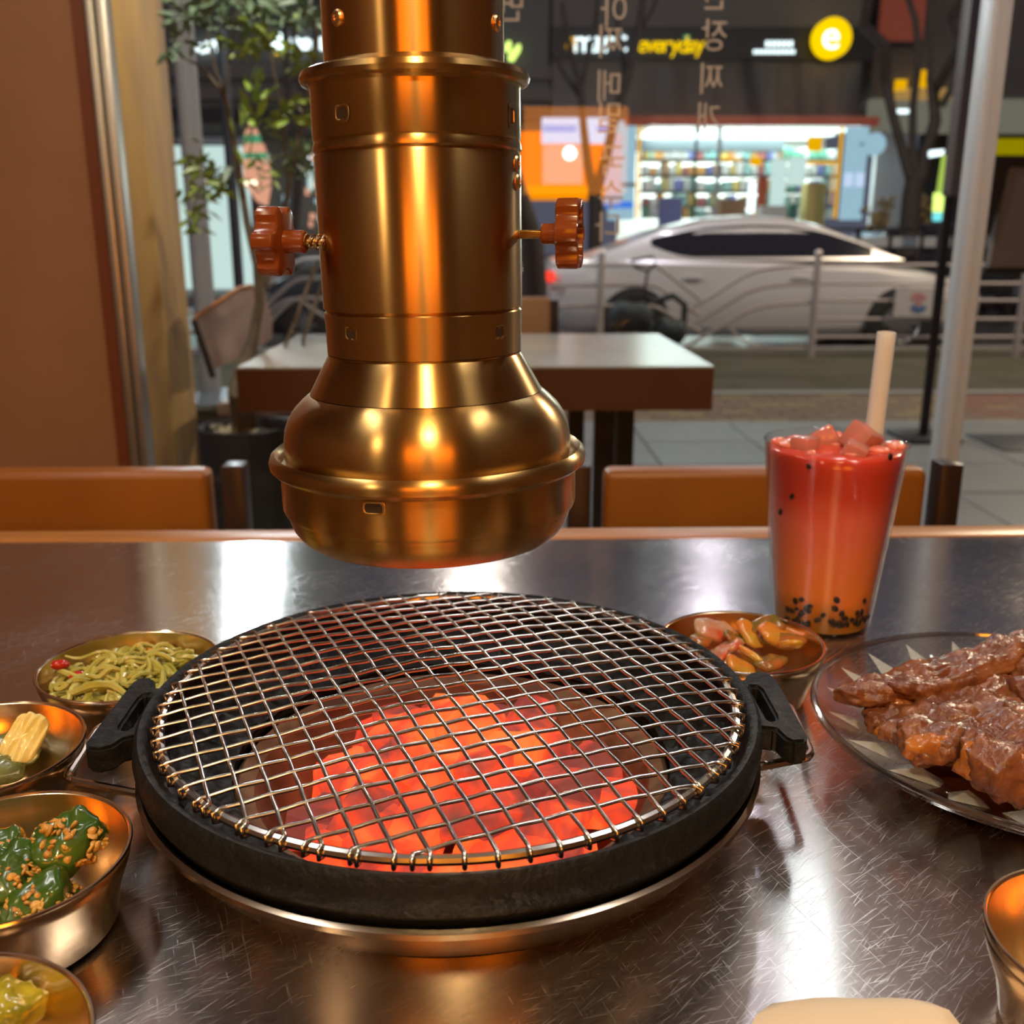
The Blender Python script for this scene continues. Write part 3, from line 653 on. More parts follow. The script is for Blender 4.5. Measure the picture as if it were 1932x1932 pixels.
# cucumber kimchi
ks = [(1350, 1190, 'kimchi_w', .016, .3, 'pale radish slab smeared red at the back left of the kimchi'), (1375, 1220, 'kimchi_w', .014, 1.2, 'pinkish kimchi slice in the middle of the bowl'), (1415, 1195, 'kimchi_o', .012, 2.0, 'orange kimchi piece under the bright reflection'),
      (1450, 1180, 'kimchi_g', .014, .2, 'dark cucumber slice at the back of the kimchi'), (1480, 1205, 'kimchi_g', .015, 2.6, 'upright dark cucumber slice in the kimchi'), (1505, 1185, 'kimchi_o', .016, .5, 'orange kimchi strip leaning on the right rim'), (1508, 1215, 'kimchi_o', .012, 1.5, 'yellow end of the kimchi strip at the right rim'),
      (1455, 1250, 'kimchi_g', .013, .9, 'round olive cucumber slice at the front of the kimchi'), (1415, 1238, 'kimchi_o', .011, 2.3, 'yellow kimchi wedge in front of the middle'), (1400, 1262, 'kimchi_o', .012, .1, 'orange kimchi slice at the front rim'), (1350, 1240, 'kimchi_w', .012, 1.8, 'pink kimchi slice nearest the grill pan'), (1325, 1205, 'kimchi_g', .011, 1.0, 'dark kimchi leaf by the left rim'), (1385, 1205, 'kimchi_g', .010, .7, 'small dark cucumber bit between the pale slabs')]
for k, (px, py, m_, s_, ro, lab) in enumerate(ks):
    p = PZ(px, py, .783-.0003*(py-1180)*.25); c = Vector((B5[0], B5[1], p.z)); d = p-c
    if d.length > .034: p = c+d*(.034/d.length)
    solo(MB().blob(p, (s_, s_*.62, s_*.22), (random.uniform(-.9, .9), random.uniform(-.6, .6), ro), .25, 2, k+50, 18, 10, .7), 'kimchi_piece', M[m_], lab, 'kimchi', p, 'kimchi pieces in the bowl')

# ================================================================= glass plate with meat
PXC, PYC, PR = .2975, .4865, .1195
plt = thing('glass_plate', 'round clear cut glass plate of marinated meat', 'plate', (PXC, PYC, ZT))
def plate_prof(g, under):
    out = []; N_ = 20; ph = (g*N_/(2*pi)) % 1; tri = abs(ph*2-1)           # 20 pointed facets
    for i in range(15):
        t = i/14; q = PR*(.52+.48*t) if t > 0 else PR*.52
        z = .006+.0225*t**1.15
        fac = max(0, tri-(t*1.05))*(1 if t > 0 else 0)
        if under: z -= .0028+.0042*max(0, (1-abs(tri-.0)*1.0)-t*1.02)*3*t*(1-t)*2.2+.002*tri*sin(pi*t)
        out.append((q, z))
    return out
vt = []; NA = 240; per = None
for j in range(NA):
    g = 2*pi*j/NA; up_, lo_ = plate_prof(g, False), plate_prof(g, True)
    e = [(PR+.0016, .0278), (PR+.0022, .0262), (PR+.001, .0248)]
    ring_ = [(0.0001, .006)]+up_+e+lo_[::-1]+[(PR*.50, .0005), (0.0001, .0005)]
    per = len(ring_); vt += [(PXC+q*cos(g), PYC+q*sin(g), ZT+z) for q, z in ring_]
MB().add(vt, [(j*per+i, ((j+1) % NA)*per+i, ((j+1) % NA)*per+i+1, j*per+i+1) for j in range(NA) for i in range(per-1)]).build('plate_body', M['plateglass'], plt, ang=12)
for j in range(22):
    g = 2*pi*(j+.5)/22; cg, sg_ = cos(g), sin(g); tx, ty = -sg_, cg
    def pp(q, w_, up): zz = .006+.0225*max(0, (q-.52)/.48)**1.15; return (PXC+PR*q*cg+tx*w_*PR, PYC+PR*q*sg_+ty*w_*PR, ZT+zz+up)
    vv = [pp(.60, 0, .0002), pp(.74, .085, .0003), pp(.95, 0, .0004), pp(.74, -.085, .0003), pp(.76, 0, .0060)]
    MB().add(vv, [(0, 1, 4), (1, 2, 4), (2, 3, 4), (3, 0, 4), (0, 3, 2, 1)]).build('cut_facet', M['facet'], plt, smooth=False)
MB().tube([(PXC+(PR+.0005)*cos(2*pi*i/120), PYC+(PR+.0005)*sin(2*pi*i/120), ZT+.0283) for i in range(120)], .0019, 8, closed=True).build('rim', M['rimglass'], plt)
sc = MB(); sc.blob((PXC, PYC-.006, ZT+.0075), (.078, .072, .0035), (0, 0, 0), .12, 2, 4, 48, 8)
solo(sc, 'marinade_pool', M['sauce'], 'dark shiny marinade pooled under the meat', 'sauce', (PXC, PYC, ZT+.006), kind='stuff')
meats = [((1690, 1290), .787, (.052, .017, .007), .42, 1, .10, 'long reddish meat slab at the back of the glass plate'),
         ((1790, 1270), .791, (.060, .014, .008), .50, 2, .12, 'meat strip with folded edge running along the top of the pile'),
         ((1800, 1335), .786, (.060, .017, .007), .45, 3, -.06, 'brown meat slab across the middle of the plate'),
         ((1790, 1385), .785, (.040, .017, .010), .35, 4, .05, 'thick meat chunk with an orange cut face near the front rim'),
         ((1900, 1425), .788, (.034, .020, .012), .25, 5, .05, 'orange fatted meat chunk at the front right of the plate'),
         ((1680, 1345), .781, (.028, .011, .006), .3, 6, 0, 'small meat scrap at the left front of the pile'),
         ((2010, 1400), .790, (.045, .022, .010), .9, 8, 0, 'meat slab beyond the right edge, nearest the front rim'),
         ((2080, 1330), .788, (.045, .024, .009), 1.6, 9, 0, 'meat slab beyond the right edge, at the far side of the plate'),
         ((1960, 1300), .790, (.04, .025, .010), 1.1, 7, 0, 'meat slab at the right edge of the photo')]
for (px, py), z, dim, ro, sd, bd, lab in meats:
    p = PZ(px, py, z)+Vector((.010, 0, 0)); o = solo(MB().blob(p, dim, (random.uniform(-.3, .3), -.05, ro), .34, 2.2, sd*5, 80, 40, .72, bend=bd), 'meat_slab', M['meat'], lab, 'meat', p, 'marinated meat on the plate')
for k, (px, py, z, dim, ro, lab) in enumerate(((1668, 1318, .7865, (.016, .008, .006), -.3, 'orange fat piece below the back meat slab'), (1668, 1372, .780, (.014, .006, .005), .2, 'yellow fat piece at the left of the plate'), (1745, 1402, .786, (.022, .007, .010), .25, 'orange fat face of the thick front chunk'), (1880, 1440, .787, (.030, .012, .014), -.15, 'bright orange fat at the front right'))):
    p = PZ(px, py, z)+Vector((.004, -.003, -.001)); dim = tuple(q*.78 for q in dim); solo(MB().blob(p, dim, (.2, .1, ro), .4, 2.5, k+70, 28, 16, .8), 'meat_fat', M['fat'], lab, 'meat', p, 'orange fat pieces of the meat')

# ================================================================= drink
CX, CY, CH = .2462, .702, .1375
dk = thing('drink_cup', 'tall clear cup of layered pink and orange iced drink', 'cup', (CX, CY, ZT))
rb, rt = .0345, .0497
MB().lathe([(0, .002), (rb, .002), (rb+.0012, .004), (rt, CH-.001), (rt+.0008, CH), (rt, CH+.0012), (rt-.0012, CH), (rb-.0008, .005), (0, .005)], 96, (CX, CY, ZT)).build('cup_wall', M['cupglass'], dk, ang=50)
def cr_(z): return rb+(rt-rb)*z/CH-.0019
dr = MB().lathe([(0, .0028), (cr_(.003), .0028)]+[(cr_(.006+i*.0126), .006+i*.0126) for i in range(11)]+[(cr_(.132)-.002, .1335), (.03, .134), (0, .134)], 96, (CX, CY, ZT))
solo(dr, 'iced_drink', M['drink'], 'layered red to orange fruit drink filling the tall cup', 'drink', (CX, CY, ZT), ang=60)
random.seed(11)
fm = MB()
for i in range(26):
    a = random.uniform(0, 2*pi); q = .043*math.sqrt(random.random())
    fm.blob((CX+q*cos(a), CY+q*sin(a), ZT+.1345), (random.uniform(.003, .009),)*2+(random.uniform(.002, .004),), (0, 0, a), .2, 2, i, 12, 8)
solo(fm, 'froth', M['foam'], 'pink bubbly froth on top of the drink', 'froth', (CX, CY, ZT+.128), kind='stuff')
for k, (dx, dy, dz, sz, ro, lab) in enumerate(((.016, -.006, .140, .020, .5, 'largest ice cube, poking above the cup rim beside the straw'), (-.004, .012, .136, .018, 1.1, 'ice cube in the middle of the drink'), (-.024, -.006, .134, .016, .3, 'ice cube at the left of the drink'), (.004, -.026, .134, .016, .9, 'ice cube nearest the front rim'))):
    mx = Matrix.Translation((CX+dx, CY+dy, ZT+dz)) @ Matrix.Rotation(ro, 4, 'Z') @ Matrix.Rotation(.5*(k+1), 4, 'X') @ Matrix.Rotation(.3, 4, 'Y')
    solo(MB().bbox((-sz/2,)*3, (sz/2,)*3, .0025, 2, mtx=mx), 'ice_cube', M['ice'], lab, 'ice cube', (CX+dx, CY+dy, ZT+dz), 'ice cubes in the drink')
sp0 = Vector((CX+.026, CY+.004, ZT+.060)); sp1 = PY(1673, 627, CY-.006); dv = (sp1-sp0)
stw = thing('straw', 'wide frosted straw leaning in the tall drink', 'straw', sp0)
ang_ = MB().tube([sp0+dv*(i/12) for i in range(13)], .0064, 32, cap=False); ang_.tube([sp1, sp0], .0058, 32, cap=False)
ang_.build('tube', M['straw'], stw, ang=60)
MB().tube([sp0+dv*.02+Vector((.001, 0, 0)), sp0+dv*.97+Vector((.001, 0, 0))], .0028, 16).build('drink_column', M['straw_in'], stw)
sd = [(1526, 880), (1494, 937), (1472, 966), (1680, 862)]
def cup_hit(px, py):
    z = .1
    for _ in range(6):
        r_ = rb+(rt-rb)*z/CH-.0012; d = ray(px, py); a = d.x**2+d.y**2; bq = -2*(CX*d.x+CY*d.y); c = CX*CX+CY*CY-r_*r_
        D = bq*bq-4*a*c
        if D < 0: return None
        t = (-bq-math.sqrt(D))/(2*a); z = CAMZ+t*d.z-ZT
    return Vector((t*d.x, t*d.y, CAMZ+t*d.z))
for i in range(84):
    py = 1196-abs(random.gauss(0, 1))*26; sd.append((random.uniform(1472, 1640), max(1120, py)))
seed0 = None
for i, (px, py) in enumerate(sd):
    p = cup_hit(px, py)
    if p is None or p.z < ZT+.008: continue
    if seed0 is None:
        seed0 = solo(MB().blob(p, (.0024, .0012, .0031), (0, 0, 0), .05, 2, 1, 10, 8), 'fruit_seed', M['seed'], 'dark passion fruit seed in the drink', 'seed', p, 'passion fruit seeds in the drink'); o = seed0
    else: o = seed0.copy(); COL.objects.link(o); o.location = p
    o.rotation_euler = (0, random.uniform(-1.4, 1.4), math.atan2(p.y-CY, p.x-CX)+pi/2)
    o['label'] = 'dark passion fruit seed settled near the bottom of the drink'
    if i < 4: o['label'] = ['dark seed near the top left of the drink', 'dark seed left of the middle of the drink', 'lowest of the dark seeds at the left of the drink', 'small dark seed under the right rim of the cup'][i]
    s_ = random.uniform(.6, .95); o.scale = (s_, s_, s_)

# ================================================================= napkin at the lower edge
poly = [(1395, 1990), (1425, 1922), (1455, 1900), (1500, 1893), (1545, 1892), (1590, 1894), (1640, 1895), (1700, 1893), (1750, 1896), (1790, 1912), (1815, 1945), (1830, 1990)]
P_ = [PZ(x, y, ZT+.0015) for x, y in poly]; np_ = MB(); cc = sum(P_, Vector())/len(P_)
top = [Vector((p.x, p.y, ZT+.003)) for p in P_]; bot = [Vector((p.x, p.y, ZT+.0006)) for p in P_]; inn = [cc.lerp(Vector((p.x, p.y, cc.z)), .72)+Vector((0, 0, .0042)) for p in P_]; k = len(P_)
np_.add(bot+top+inn, [tuple(range(k))[::-1]]+[(i, (i+1) % k, k+(i+1) % k, k+i) for i in range(k)]+[(k+i, k+(i+1) % k, 2*k+(i+1) % k, 2*k+i) for i in range(k)]+[tuple(2*k+i for i in range(k))])
solo(np_, 'paper_napkin', M['napkin'], 'folded cream paper napkin cut off by the lower frame edge', 'napkin', (cc.x, cc.y, ZT), ang=60)

# ================================================================= chairs across the table
def dining_chair(label, xc, Yb, wdt=.45, top=.762):
    t = thing('dining_chair', label, 'chair', (xc, Yb, 0), 'chairs across the table'); h = wdt/2
    MB().bbox((xc-h+.030, Yb-.018, top-.27), (xc+h-.030, Yb+.022, top-.006), .010, 3).build('backrest', M['leather'], t)
    MB().bbox((xc-h+.02, Yb-.22, .40), (xc+h-.02, Yb-.02, .46), .015, 3).build('seat', M['leather'], t)
    for s_ in (-1, 1):
        MB().bbox((xc+s_*h-.0135, Yb-.016, 0), (xc+s_*h+.0135, Yb+.020, top), .003).build('back_post', M['darkwood'], t)
        MB().bbox((xc+s_*(h-.02)-.015, Yb-.21, 0), (xc+s_*(h-.02)+.015, Yb-.18, .42), .003).build('leg', M['darkwood'], t)
YB = 1.2
xl = PY(446, 930, YB).x; xr0, xr1 = PY(1092, 930, YB).x, PY(1782, 930, YB).x
dining_chair('orange leatherette chair across the table on the left', xl-.225, YB)
dining_chair('orange leatherette chair across the table behind the drink', (xr0+xr1)/2, YB, xr1-xr0, .760)

# ================================================================= TERRACE (between the window and the pavement)
pt = MB().box((-4, 1.80, -.10), (5.5, 5.62, -.012)).build('terrace_paving', M['joint'], None, off=(0, 0, 0), smooth=False); pt['kind'] = 'structure'
tile_me = None
for i in range(10):
    for j in range(7):
        x, y = -1.45+i*.56, 1.84+j*.54
        if tile_me is None:
            o = MB().bbox((0, 0, -.012), (.552, .532, 0), .003, 1).build('paving_slab', M['tile'], pt, off=(0, 0, 0)); tile_me = o.data
        else: o = bpy.data.objects.new('paving_slab', tile_me); COL.objects.link(o); o.parent = pt
        o.location = (x, y, random.uniform(-.001, .001))
# wooden column and grey steel pole
c0, c1 = PY(200, 100, 2.9).x-.06, PY(262, 100, 2.9).x
solo(MB().bbox((c0, 2.9, 0), (c1, 3.15, 3.0), .006), 'wooden_column', M['woodcol'], 'knotty pine column outside the window beside the metal frame', 'column', (c0, 2.95, 0))
a = PY(364, 300, 3.6).x
solo(MB().tube([(a, 3.6, 0), (a, 3.6, 3.0)], .036, 20), 'steel_pole', M['greywall'], 'grey steel pole behind the leafy tree', 'pole', (a, 3.6, 0))
# outdoor table
fl, frr, bl, brr = PZ(446, 693, .75), PZ(1347, 691, .75), PZ(547, 631, .75), PZ(1226, 629, .75)
ot = thing('terrace_table', 'thick table with pale top and red brown edge outside the window', 'table', ((fl.x+frr.x)/2, 2.55, 0))
yb = (bl.y+brr.y)/2; yf = (fl.y+frr.y)/2
MB().box((fl.x, yf, .746), (frr.x, yb, .75)).build('pale_top', M['otop'], ot, smooth=False, label='pale laminate surface')
MB().box((fl.x-.001, yf-.001, .652), (frr.x+.001, yb+.001, .7455)).build('apron', M['oside'], ot, smooth=False)
for px0, px1, y in ((1072, 1102, yf+.42), (1123, 1160, yf+.30), (1164, 1196, yf+.30)):
    x0, x1 = PY(px0, 820, y).x, PY(px1, 820, y).x; MB().box((x0, y, 0), (x1, y+.05, .652)).build('leg', M['black'], ot, smooth=False)
MB().box((fl.x+.25, yf+.30, 0), (fl.x+.29, yf+.35, .652)).build('leg', M['black'], ot, smooth=False)
# chair beyond the table, seen right of the hood
def tchair(label, loc, rz, pad, tilt=.1, w_=.40, h_=.36, z0=.42):
    t = thing('terrace_chair', label, 'chair', (loc[0], loc[1], 0), 'terrace chairs')
    mx = Matrix.Translation(loc) @ Matrix.Rotation(rz, 4, 'Z'); mt = mx @ Matrix.Translation((0, 0, z0)) @ Matrix.Rotation(-tilt, 4, 'X')
    MB().bbox((-w_/2+.012, -.015, .05), (w_/2-.012, .015, h_), .012, 3, mtx=mt).build('backrest', pad, t)
    MB().bbox((-w_/2, -.42, z0-.04), (w_/2, -.02, z0+.02), .012, 3, mtx=mx).build('seat', pad, t)
    for s_ in (-1, 1):
        MB().bbox((s_*w_/2-.011, -.018, -.05), (s_*w_/2+.011, .012, h_-.01), .002, 1, mtx=mt).build('back_post', M['black'], t)
        MB().bbox((s_*(w_/2-.012)-.011, -.41, 0), (s_*(w_/2-.012)+.011, -.39, z0-.04), .002, 1, mtx=mx).build('leg', M['black'], t)
        MB().bbox((s_*(w_/2-.012)-.011, -.04, 0), (s_*(w_/2-.012)+.011, -.02, z0-.04), .002, 1, mtx=mx).build('leg', M['black'], t)
xr = PY(1047, 590, 3.15).x
tchair('tan terrace chair behind the outdoor table, right of the extractor hood', (xr-.20, 3.15, 0), pi, M['padbrown'], 0, .40, z0=.47, h_=.375)
xc = PY(432, 620, 3.05).x
t = thing('terrace_chair', 'taupe terrace chair turned sideways behind the tree', 'chair', (xc, 3.1, 0), 'terrace chairs')
C8 = [(365, 606, 3.0), (372, 598, 3.01), (452, 545, 3.18), (476, 541, 3.22), (490, 552, 3.25), (505, 606, 3.27), (504, 640, 3.26), (492, 652, 3.23), (420, 690, 3.04), (400, 698, 3.0)]
P0 = [PY(*c) for c in C8]; nn_ = Vector((.35, .9, .1)).normalized()*.028; k = len(P0); ctr = sum(P0, Vector())/k
MB().add(P0+[p+nn_ for p in P0]+[p.lerp(ctr, .12)-nn_*.35 for p in P0], [tuple(range(k, 2*k))]+[(i, k+i, k+(i+1) % k, (i+1) % k) for i in range(k)]+[(i, (i+1) % k, 2*k+(i+1) % k, 2*k+i) for i in range(k)]+[tuple(2*k+i for i in range(k))]).build('backrest', M['padgrey'], t)
eg = [P0[i]+Vector((0, -.002, .003)) for i in (0, 1, 2, 3)]; MB().tube(eg, .006, 8).build('piping', M['cloth_edge'], t)
MB().tube([PY(366, 604, 2.985), PY(388, 668, 2.985), PY(402, 712, 2.985)], .010, 8).build('back_post', M['black'], t)
sc0 = PY(402, 712, 3.0); MB().bbox((sc0.x+.0, 3.0, .50), (sc0.x+.34, 3.23, .545), .012, 3).build('seat', M['padgrey'], t)
for x, y in ((sc0.x+.02, 3.01), (sc0.x+.32, 3.01), (sc0.x+.02, 3.21), (sc0.x+.32, 3.21)): MB().tube([(x, y, 0), (x, y, .50)], .010, 8).build('leg', M['black'], t)
# grey topped woven box behind the planter
x0, x1 = PY(330, 740, 3.25).x, PY(452, 740, 3.25).x
t = thing('woven_box', 'dark woven storage box with grey lid beside the wooden column', 'box', ((x0+x1)/2, 3.4, 0))
MB().bbox((x0, 3.25, 0), (x1, 3.62, .475), .01).build('box_body', M['darkgrey'], t)
MB().bbox((x0-.006, 3.24, .476), (x1+.006, 3.63, .50), .006).build('lid', M['greytop'], t)

# potted tree
PXc, PYc = PY(463, 800, 2.66).x, 2.66
pr = .125; pz = PY(463, 803, 2.66).z
t = thing('planter', 'tall dark grey round planter holding the leafy tree', 'planter', (PXc, PYc, 0))
MB().lathe([(0, 0), (pr*.93, 0), (pr*.97, .02), (pr*1.0, pz-.01), (pr*1.01, pz), (pr*.97, pz+.002), (pr*.90, pz-.006), (pr*.88, pz-.03), (0, pz-.03)], 64, (PXc, PYc, 0)).build('pot', M['darkgrey'], t, ang=50)
MB().blob((PXc, PYc, pz-.03), (pr*.86, pr*.86, .012), (0, 0, 0), .3, 4, 2, 40, 8).build('soil', M['soil'], t)
ml = MB()
for i in range(40):
    a = random.uniform(2.6, 5.2); q = random.uniform(.02, .09); ml.bbox((-.016, -.004, 0), (.016, .004, .003), .001, 1, mtx=Matrix.Translation((PXc+q*cos(a), PYc+q*sin(a), pz-.012+random.uniform(0, .012))) @ Matrix.Rotation(random.uniform(0, 6), 4, 'Z'))
ml.build('mulch', M['straw_mulch'], t, kind='stuff')
def PT(x, y, Y=2.62): return PY(x, y, Y)
tr_ = thing('potted_tree', 'slender leafy tree growing from the dark planter outside the window', 'tree', (PXc, PYc, pz))
MB().tube([(PXc, PYc, pz-.03), PT(452, 740, 2.56), PT(462, 690, 2.6), PT(478, 640), PT(490, 570), PT(486, 500), PT(466, 420), PT(452, 330), PT(438, 250), PT(424, 180)], [.034, .030, .022, .014, .012, .0125, .009, .008, .007, .006], 12).build('trunk', M['bark'], tr_)
def limb(pts, r0, r1, name='branch'):
    n_ = len(pts); MB().tube([PT(*p) for p in pts], [r0+(r1-r0)*i/(n_-1) for i in range(n_)], 8).build(name, M['bark'], tr_)
limb([(424, 180), (400, 150), (370, 120), (340, 105), (322, 60)], .0045, .002)
limb([(424, 180), (432, 120), (440, 60), (455, -20)], .004, .002)
limb([(424, 180), (400, 110), (392, 60), (380, -10)], .0035, .0015)
limb([(500, 545, 2.64), (520, 470, 2.66), (545, 350, 2.70), (570, 230, 2.72), (590, 140, 2.72), (600, 30, 2.72)], .008, .003)
limb([(545, 350, 2.70), (535, 240, 2.6), (520, 150, 2.6), (500, 40, 2.6)], .005, .002)
limb([(432, 330), (405, 330), (380, 350), (362, 400)], .003, .0012)
limb([(470, 300), (476, 260), (476, 200), (474, 150)], .002, .001)
for a, c in (((538, 655, 2.62), (600, 490, 2.7)), ((572, 640, 2.64), (618, 505, 2.72))):
    solo(MB().tube([PT(*a)-Vector((0, 0, .15)), PT(*a), PT(*c)], .005, 8), 'support_cane', M['bark'], 'thin cane leaning outside, '+('nearest the tree trunk' if a[0] == 538 else 'second from the tree trunk'), 'cane', PT(*a))
def leaf_mesh(l):
    w_ = l*.16
    return ([(0, 0, 0), (l*.25, w_*.8, .0), (l*.55, w_, .002), (l, 0, -.004), (l*.55, -w_, .002), (l*.25, -w_*.8, 0), (l*.3, 0, -w_*.35), (l*.6, 0, -w_*.35), (0, 0, -.0008), (l, 0, -.0048)],
            [(0, 6, 1), (1, 6, 7, 2), (2, 7, 3), (3, 7, 4), (4, 7, 6, 5), (5, 6, 0)])
LM = {}
for k, m_ in (('a', 'leaf_a'), ('b', 'leaf_b'), ('c', 'leaf_c')):
    mb = MB(); vv, ff = leaf_mesh(.06); mb.add(vv[:8], ff); me = bpy.data.meshes.new('leaf'); me.from_pydata(mb.v, [], mb.f); me.materials.append(M[m_]); me.polygons.foreach_set('use_smooth', [True]*len(me.polygons)); LM[k] = me
random.seed(3)
clus = [  # px, py, spread x, y, number, kind, Y, size, droop
    (360, 20, 42, 34, 60, 'b', 2.60, .9), (430, 15, 46, 34, 70, 'b', 2.62, .95), (520, 20, 45, 30, 45, 'b', 2.66, .95), (590, 25, 30, 25, 22, 'b', 2.7, .9), (345, 90, 20, 20, 14, 'b', 2.58, .8),
    (500, 60, 55, 32, 30, 'c', 2.60, .9), (560, 110, 34, 22, 16, 'c', 2.66, .9), (440, 90, 40, 22, 14, 'c', 2.6, .85),
    (476, 155, 12, 18, 7, 'a', 2.56, .95), (478, 195, 20, 14, 6, 'a', 2.56, 1.0), (478, 235, 26, 12, 8, 'a', 2.56, 1.05), (455, 275, 8, 30, 4, 'a', 2.56, 1.0),
    (545, 210, 40, 40, 36, 'c', 2.66, .9), (565, 290, 38, 34, 44, 'b', 2.68, .85), (520, 330, 36, 30, 20, 'c', 2.66, .8),
    (375, 310, 22, 28, 26, 'c', 2.58, .85), (395, 360, 32, 26, 36, 'c', 2.58, .85), (420, 330, 30, 24, 20, 'b', 2.6, .8), (372, 420, 14, 26, 12, 'c', 2.58, .8), (318, 75, 8, 30, 4, 'b', 2.55, .9)]
cands = []
for px, py, sx, sy, nn, kd, Yc, sz in clus:
    for i in range(nn):
        p = PT(px+random.gauss(0, .55)*sx, py+random.gauss(0, .55)*sy, Yc+random.uniform(-.10, .10))
        up_ = random.uniform(-.9, .5) if kd != 'a' else random.uniform(.3, 1.3)
        cands.append((p, kd, sz*random.uniform(.65, 1.15), random.uniform(0, 2*pi), up_, random.uniform(-.8, .8)))
random.shuffle(cands)
rest = {k: MB() for k in 'bc'}
cands.sort(key=lambda c: c[1] != 'a')
for i, (p, kd, sz, rz, ry, rx) in enumerate(cands):
    mx = Matrix.Translation(p) @ Matrix.Rotation(rz, 4, 'Z') @ Matrix.Rotation(-ry, 4, 'Y') @ Matrix.Rotation(rx+pi/2*(random.random() < .5), 4, 'X') @ Matrix.Scale(sz, 4)
    if i < 290:
        o = bpy.data.objects.new('leaf', LM[kd]); COL.objects.link(o); o.parent = tr_; o.matrix_local = Matrix.Translation(-tr_.location) @ mx
    else:
        vv, ff = leaf_mesh(.06); rest[kd].add([mx @ Vector(q) for q in vv[:8]], ff)
for k in 'bc': rest[k].build('foliage', M['leaf_'+k], tr_, kind='stuff')

# writing on the window: vinyl characters facing the street, so mirrored from inside
def glyph(parent, ch, px, py, Y, h, m_, flip=True, wscale=1.0, name='character', ext=.0004):
    c = bpy.data.curves.new(name, 'FONT'); c.body = ch; c.size = h; c.align_x = 'CENTER'; c.align_y = 'CENTER'; c.extrude = ext; c.resolution_u = 3
    tmp = bpy.data.objects.new('tmp', c); COL.objects.link(tmp); dg = bpy.context.evaluated_depsgraph_get(); me = bpy.data.meshes.new_from_object(tmp.evaluated_get(dg))
    bpy.data.objects.remove(tmp)
    p = PY(px, py, Y) if py is not None else Vector(px)
    xs = [v_.co.x for v_ in me.vertices] or [0]; ys = [v_.co.y for v_ in me.vertices] or [0]; cx, cy = (min(xs)+max(xs))/2, (min(ys)+max(ys))/2
    me.transform(Matrix.Translation((-cx, -cy, 0))); me.materials.clear(); me.materials.append(M[m_])
    o = bpy.data.objects.new(name, me); COL.objects.link(o); o.parent = parent
    o.matrix_local = Matrix.Translation(p-wloc(parent)) @ Matrix.Rotation(pi if flip else 0, 4, 'Z') @ Matrix.Rotation(pi/2, 4, 'X') @ Matrix.Scale(wscale, 4, (1, 0, 0))
    return o
t = thing('window_lettering', 'column of mirrored taupe characters on the window, left of the parked silver car roof', 'lettering', PY(1155, 200, 1.766), 'vinyl lettering on the window')
for ch, px, py in (('장', 1178, -48), ('아', 1158, 20), ('찌', 1153, 78), ('메', 1149, 162), ('밀', 1149, 221), ('국', 1156, 303), ('수', 1153, 368), ('다', 1146, 428)):
    glyph(t, ch, px, py, 1.767, .054, 'lettering', wscale=.92)
t = thing('window_lettering', 'column of mirrored taupe characters on the window, above the parked silver car', 'lettering', PY(1348, 100, 1.766), 'vinyl lettering on the window')
for ch, px, py in (('된', 1352, -12), ('장', 1348, 66), ('찌', 1343, 148), ('개', 1338, 222)): glyph(t, ch, px, py, 1.767, .052, 'lettering', wscale=.92)
t = thing('window_lettering', 'mirrored taupe characters on the window at the top, just right of the hood pipe', 'lettering', PY(968, 10, 1.766), 'vinyl lettering on the window')
for ch, px, py in (('냉', 972, -52), ('면', 966, 10)): glyph(t, ch, px, py, 1.767, .052, 'lettering', wscale=.92)

# dark A-board and pole with box sign
SY = 5.15
t = thing('pole_sign', 'dark tall box sign on a thin black pole by the pavement', 'sign', PY(1748, 830, SY))
a, c = PY(1784, 370, SY), PY(1852, 100, SY); MB().bbox((a.x, SY-.05, a.z), (c.x, SY+.05, c.z+.35), .006).build('sign_box', M['boardgrey'], t)
q = PY(1745, 828, SY); xq = PY(1762, 640, SY).x
MB().tube([(xq, SY, -.005), (xq, SY, a.z+.02)], .024, 16).build('pole', M['black'], t)
MB().bbox((xq-.14, SY-.16, 0), (xq+.14, SY+.16, .02), .004).build('base_plate', M['black'], t)
mt = PZ(1915, 835, .004); solo(MB().bbox((mt.x-.16, mt.y-.20, 0), (mt.x+.40, mt.y+.22, .008), .003), 'floor_mat', M['darkgrey'], 'dark mat on the paving at the right edge', 'mat', (mt.x, mt.y, 0))
t = thing('menu_board', 'grey brown board in a black frame beyond the right window pane', 'board', PY(1930, 520, 2.7))
def quadslab(pp, Y, d): k = len(pp); P0 = [PY(x, y, Y) for x, y in pp]; return MB().add(P0+[p+Vector((0, d, 0)) for p in P0], [tuple(range(k)), tuple(range(2*k-1, k-1, -1))]+[(i, k+i, k+(i+1) % k, (i+1) % k) for i in range(k)])
quadslab([(1905, 305), (2090, 305), (2075, 508), (1866, 508)], 2.70, .03).build('panel', M['boardgrey'], t, smooth=False)
for pp in ([(1880, 295), (2100, 295), (2100, 314), (1884, 314)], [(1880, 295), (1906, 312), (1868, 445), (1860, 440)], [(1860, 505), (2100, 505), (2100, 516), (1858, 516)]): quadslab(pp, 2.692, .045).build('frame_bar', M['black'], t, smooth=False)
lx = PY(1930, 520, 2.7); MB().box((lx.x+.22, 2.71, 0), (lx.x+.25, 2.74, lx.z+.02)).build('leg', M['black'], t, smooth=False)

